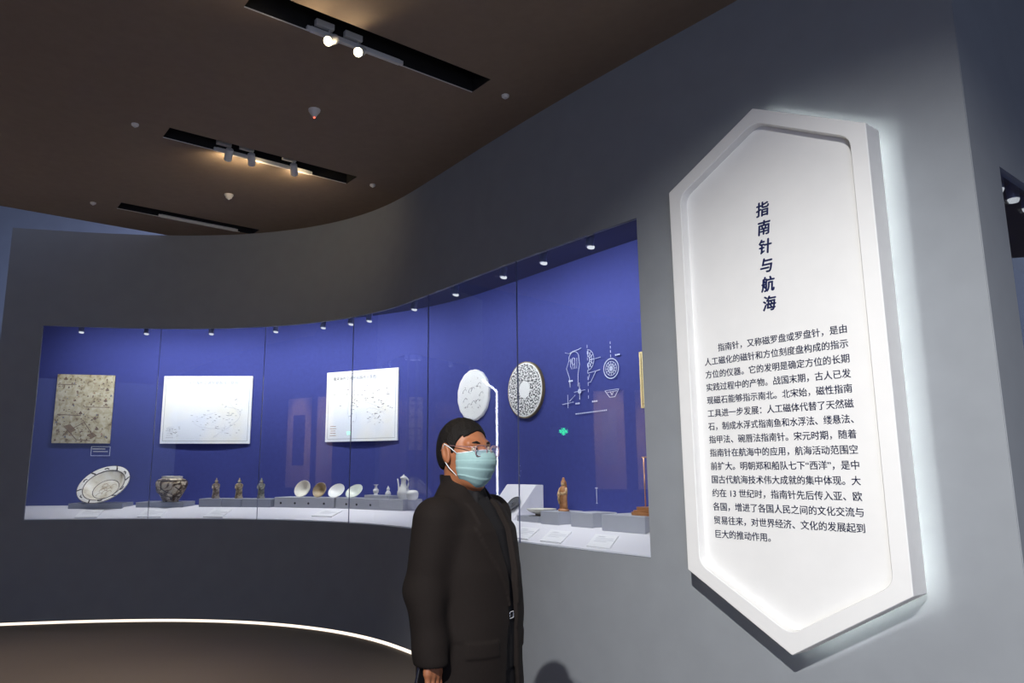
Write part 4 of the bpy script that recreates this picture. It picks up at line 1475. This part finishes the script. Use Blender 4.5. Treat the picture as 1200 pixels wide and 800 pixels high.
for sgn in (-1, 1):
    so = sdf_obj('shoe', [(sd_shoe, (-.11, -.07, -.02), (.21, .07, .12), .006, (-.02, .108 * sgn, 0))], M_BLACK, man)
# eyes
for sgn in (-1, 1):
    b = MB(); m = Matrix.Translation((HEAD[0] + .0815, .033 * sgn, HEAD[2] + .0005)) @ Matrix.Rotation(R(90), 4, 'Y')
    b.lathe([(.0125 * math.sin(a), .0125 * math.cos(a)) for a in np.linspace(.001, math.pi, 12)], 20, m, mi=0)
    b.lathe([(0, .0131), (.003, .0129), (.0058, .0118)], 18, m, mi=1)
    b.build('eye', [M_EYE, M_IRIS], man, True)
    b = MB(); b.tube([(HEAD[0] + .091, .016 * sgn, HEAD[2] + .021), (HEAD[0] + .0895, .030 * sgn, HEAD[2] + .025), (HEAD[0] + .076, .047 * sgn, HEAD[2] + .021)], [.003, .004, .002], 8)
    b.build('eyebrow', M_HAIR, man, True)

# face mask: pleated cloth bowed over nose, cheeks and chin
ZM = [-.122, -.112, -.095, -.070, -.045, -.025, -.010, .000]
FM = [.073, .088, .102, .117, .129, .130, .122, .108]
HEAD_TURN, HEAD_SQ = R(-12), .88
WM = [.046, .058, .067, .073, .075, .075, .0735, .072]
nv, nu = 40, 36
b = MB(); P = []
for side in (0, 1):
    for i in range(nv + 1):
        v = i / nv
        zz = -.122 + v * .122
        f_, w_ = np.interp(zz, ZM, FM), np.interp(zz, ZM, WM)
        pl = .0022 * (((v * 4.0) % 1.0) - .5) * min(1, 6 * min(v, 1 - v))
        for j in range(nu + 1):
            a = -math.pi / 2 + math.pi * j / nu
            xs_ = .032
            ca, sa = math.cos(a), math.sin(a)
            x_ = xs_ + (f_ - xs_ + pl) * abs(ca) ** .85 - side * .0018
            y_ = (w_ + pl - side * .0018) * math.copysign(abs(sa) ** .92, sa)
            drop = -.010 * abs(sa) ** 2 * v + .022 * abs(sa) ** 2 * (1 - v)
            P.append((HEAD[0] + x_, y_, HEAD[2] + zz + drop))
n1 = (nv + 1) * (nu + 1); F = []
for i in range(nv):
    for j in range(nu):
        q = i * (nu + 1) + j
        F.append((q, q + 1, q + nu + 2, q + nu + 1)); F.append((n1 + q, n1 + q + nu + 1, n1 + q + nu + 2, n1 + q + 1))
for j in range(nu):
    F.append((j, j + 1, n1 + j + 1, n1 + j)); q = nv * (nu + 1) + j; F.append((q, q + 1, n1 + q + 1, n1 + q))
for i in range(nv):
    q = i * (nu + 1); F.append((q, q + nu + 1, n1 + q + nu + 1, n1 + q)); q += nu; F.append((q, q + nu + 1, n1 + q + nu + 1, n1 + q))
b.add(P, F)
mask = b.build('face_mask', M_MASK, man, True, angle=60)
top_edge = [P[nv * (nu + 1) + j] for j in range(nu + 1)]
b = MB(); b.tube([(x + .0006, y * 1.005, z) for x, y, z in top_edge], .0016, 6); b.build('mask_hem', M_MASKW, mask, True)
for sgn in (-1, 1):
    jj = nu if sgn > 0 else 0
    tp, bt = P[nv * (nu + 1) + jj], P[jj]
    b = MB(); b.tube([tp, (HEAD[0] + .010, .081 * sgn, HEAD[2] + .008), (HEAD[0] - .012, .088 * sgn, HEAD[2] + .020), (HEAD[0] - .028, .083 * sgn, HEAD[2] - .005)], .0016, 6)
    b.tube([bt, (HEAD[0] + .0, .078 * sgn, HEAD[2] - .055), (HEAD[0] - .010, .083 * sgn, HEAD[2] - .040), (HEAD[0] - .026, .083 * sgn, HEAD[2] - .014)], .0016, 6)
    b.build('ear_loop', M_MASKW, mask, True)

# glasses
gl = MB(); lens = MB()
for sgn in (-1, 1):
    ring = []
    for k in range(28):
        a = 2 * math.pi * k / 28
        y_ = .024 * math.copysign(abs(math.cos(a)) ** .6, math.cos(a)); z_ = .0175 * math.copysign(abs(math.sin(a)) ** .65, math.sin(a))
        ring.append((HEAD[0] + .116 - .004 * (y_ * sgn / .024) - .12 * z_ * 0, (.034 * sgn + y_), HEAD[2] - .004 + z_))
    gl.tube(ring, .0019, 6, closed=True)
    cen = len(lens.v)
    lens.add([(p[0] - .0006, p[1], p[2]) for p in ring], [tuple(range(28))])
    gl.tube([(HEAD[0] + .113, .058 * sgn, HEAD[2] + .005), (HEAD[0] + .104, .067 * sgn, HEAD[2] + .008), (HEAD[0] + .04, .078 * sgn, HEAD[2] + .012), (HEAD[0] - .012, .086 * sgn, HEAD[2] + .016), (HEAD[0] - .034, .084 * sgn, HEAD[2] - .002)], .0014, 6)
gl.tube([(HEAD[0] + .118, -.011, HEAD[2] + .0), (HEAD[0] + .121, 0, HEAD[2] + .004), (HEAD[0] + .118, .011, HEAD[2] + .0)], .0013, 6)
go = gl.build('glasses_frame', M_RIM, man, True)
lo_ = lens.build('lens', M_LENS, go)
# the head is turned a little further towards the visitor than the trunk
def turn_head(o, blend):
    co = np.empty(len(o.data.vertices) * 3, np.float32); o.data.vertices.foreach_get('co', co); co = co.reshape(-1, 3)
    k = np.clip((co[:, 2] - 1.405) / .06, 0, 1) if blend else np.ones(len(co))
    k = k * k * (3 - 2 * k)
    px_, py_ = -.012, 0.0
    x_ = (co[:, 0] - px_) * (1 - (1 - HEAD_SQ) * k); y_ = co[:, 1] - py_
    a = HEAD_TURN * k
    co[:, 0] = px_ - .026 * k + x_ * np.cos(a) - y_ * np.sin(a); co[:, 1] = py_ - .013 * k + x_ * np.sin(a) + y_ * np.cos(a)
    o.data.vertices.foreach_set('co', co.ravel()); o.data.update()


turn_head(man, True)
for o in [c for c in man.children_recursive if c.name.split('.')[0] in ('hair', 'eye', 'eyebrow', 'face_mask', 'mask_hem', 'ear_loop', 'glasses_frame', 'lens')]:
    turn_head(o, False)
# belt buckle glinting in the jacket opening
b = MB(); b.box((.146, .0, 1.072), (.006, .026, .003)); b.box((.146, .0, 1.053), (.006, .026, .003)); b.box((.146, -.012, 1.0625), (.006, .003, .021)); b.box((.146, .012, 1.0625), (.006, .003, .021))
b.build('belt_buckle', M_CHROME, man, bevel=.001)

# phone in the right hand
ph = thing('smartphone', 'black phone with a bright edge held in the man\'s hanging hand', 'phone')
PHM = man.matrix_basis.copy()
ph.matrix_basis = Matrix.Translation(man.location) @ Matrix.Rotation(MAN_YAW, 4, 'Z') @ Matrix.Translation((-.0165, -.262, .878)) @ Matrix.Rotation(R(-14), 4, 'X') @ Matrix.Rotation(R(4), 4, 'Y')
b = MB(); b.box((0, 0, 0), (.009, .074, .150)); b.build('body', M_BLACK, ph, bevel=.003)
b = MB(); b.box((-.0050, 0, 0), (.0008, .068, .142)); b.build('screen', mat('dark phone glass', (.01, .012, .016), .08, vary=0), ph)
b = MB(); b.box((0, -.0372, .0), (.005, .0012, .136)); b.box((0, 0, .0752), (.005, .060, .0012)); b.build('metal_edge', M_CHROME, ph)

# ------------------------------------------------------------------ the left side of the gallery, seen as reflections in the glass
b = MB(); b.box((-7.65, 3.3, 3.1), (.1, 14.4, 6.2)); structure(b.build('wall_left', mat('dark blue gallery wall', (0.028, 0.033, 0.08), 0.8, vary=0.05, scale=5)))
M_SCROLL = ramp_mat('aged scroll silk', 'noise', 3, [(0.3, (0.55, 0.36, 0.22)), (0.7, (0.70, 0.50, 0.33))], 0.8, 5)
M_SCROLLB = mat('scroll mount paper', (0.62, 0.52, 0.44), 0.8, vary=0.04)


def scroll(label, y0, y1, z0, z1, dark):
    t = thing('hanging_scroll', label, 'scroll', (-7.565, (y0 + y1) / 2, (z0 + z1) / 2), math.pi / 2, 'hanging scrolls on the left wall')
    w, h = y1 - y0, z1 - z0
    b = MB(); b.box((0, -.02, 0), (w, .012, h)); b.build('mount', M_SCROLL, t)
    b = MB(); b.box((0, -.029, .05), (w * .50, .006, h * .55)); b.build('picture', mat('dark ink picture', (.05, .045, .06), .8, vary=.3, scale=8) if dark else M_SCROLLB, t)
    b = MB(); b.tube([(-w / 2 - .05, -.02, -h / 2), (w / 2 + .05, -.02, -h / 2)], .025, 12); b.build('roller', M_DKBROWN, t, True)
    b = MB(); b.tube([(-w / 2, -.02, h / 2), (w / 2, -.02, h / 2)], .012, 10); b.build('top_rod', M_DKBROWN, t, True)
    lamp('scroll_light', 'SPOT', (-6.2, (y0 + y1) / 2, 3.95), SCROLL_POWER, (1.0, .86, .70), aim=(-7.55, (y0 + y1) / 2, (z0 + z1) / 2), size=R(46), radius=.05)
    return t


scroll('tall brown scroll with dark picture, reflected in the glass beside the pale charts', 3.84, 4.90, 1.20, 2.92, True)
scroll('narrow brown scroll, reflected in the glass near the compass stand', 5.15, 5.85, 1.20, 2.92, False)
scroll('pale brown scroll, reflected in the glass by the white ewer', 9.62, 9.98, 1.10, 2.95, False)
t = thing('exit_sign', 'green lit exit sign reflected in the glass below the round disc', 'exit sign', (-7.585, 6.70, 2.22), math.pi / 2)
b = MB(); b.box((0, -.015, 0), (.46, .03, .16)); b.build('housing', mat('dark sign glass', (.12, .14, .18), .4, vary=0), t, bevel=.004)
b = MB(); b.box((-.11, -.033, 0), (.20, .006, .060)); b.box((-.11, -.033, 0), (.08, .006, .125)); b.build('green_panel', glow_mat('exit green', (.03, 1.0, .35), 9.0), t)
t = thing('hexagon_lamp', 'hexagonal white light outline reflected in the glass as a bright upright line', 'light', (-7.56, 8.94, 0), math.pi / 2)
b = MB()
hx = [(.0, 3.35), (.62, 3.0), (.62, .35), (0, .1), (-.62, .35), (-.62, 3.0)]
for i in (4, 5):
    p, q = hx[i], hx[(i + 1) % 6]
    b.tube([(p[0], -.03, p[1]), (q[0], -.03, q[1])], .018, 8)
b.build('light_tube', glow_mat('white tube glow', (.95, .97, 1.0), 22.0), t, True)
b = MB(); b.prism([(x * .96, z if .5 < z < 2.9 else (z - 1.7) * .97 + 1.7) for x, z in hx], -.045, .02); b.build('panel', M_FAR, t)

# ------------------------------------------------------------------ marks that belong to a surface
MARKS = ('ink_drawing', 'ink_wash', 'place_names', 'sea_route', 'map_legend', 'printed_border', 'painted_flower', 'painted_pattern', 'painted_dragon', 'line_drawing', 'printed_line', 'printed_caption')
for root in [o for o in SC.objects if o.parent is None and o.type == 'EMPTY']:
    kids = list(root.children)
    marks = [c for c in kids if c.name.split('.')[0] in MARKS]
    base = next((c for c in kids if c.name.split('.')[0] in ('board', 'card', 'bowl', 'body', 'disc_face', 'outline', 'hand_drawing')), None)
    if marks and base:
        absorb(base, marks)
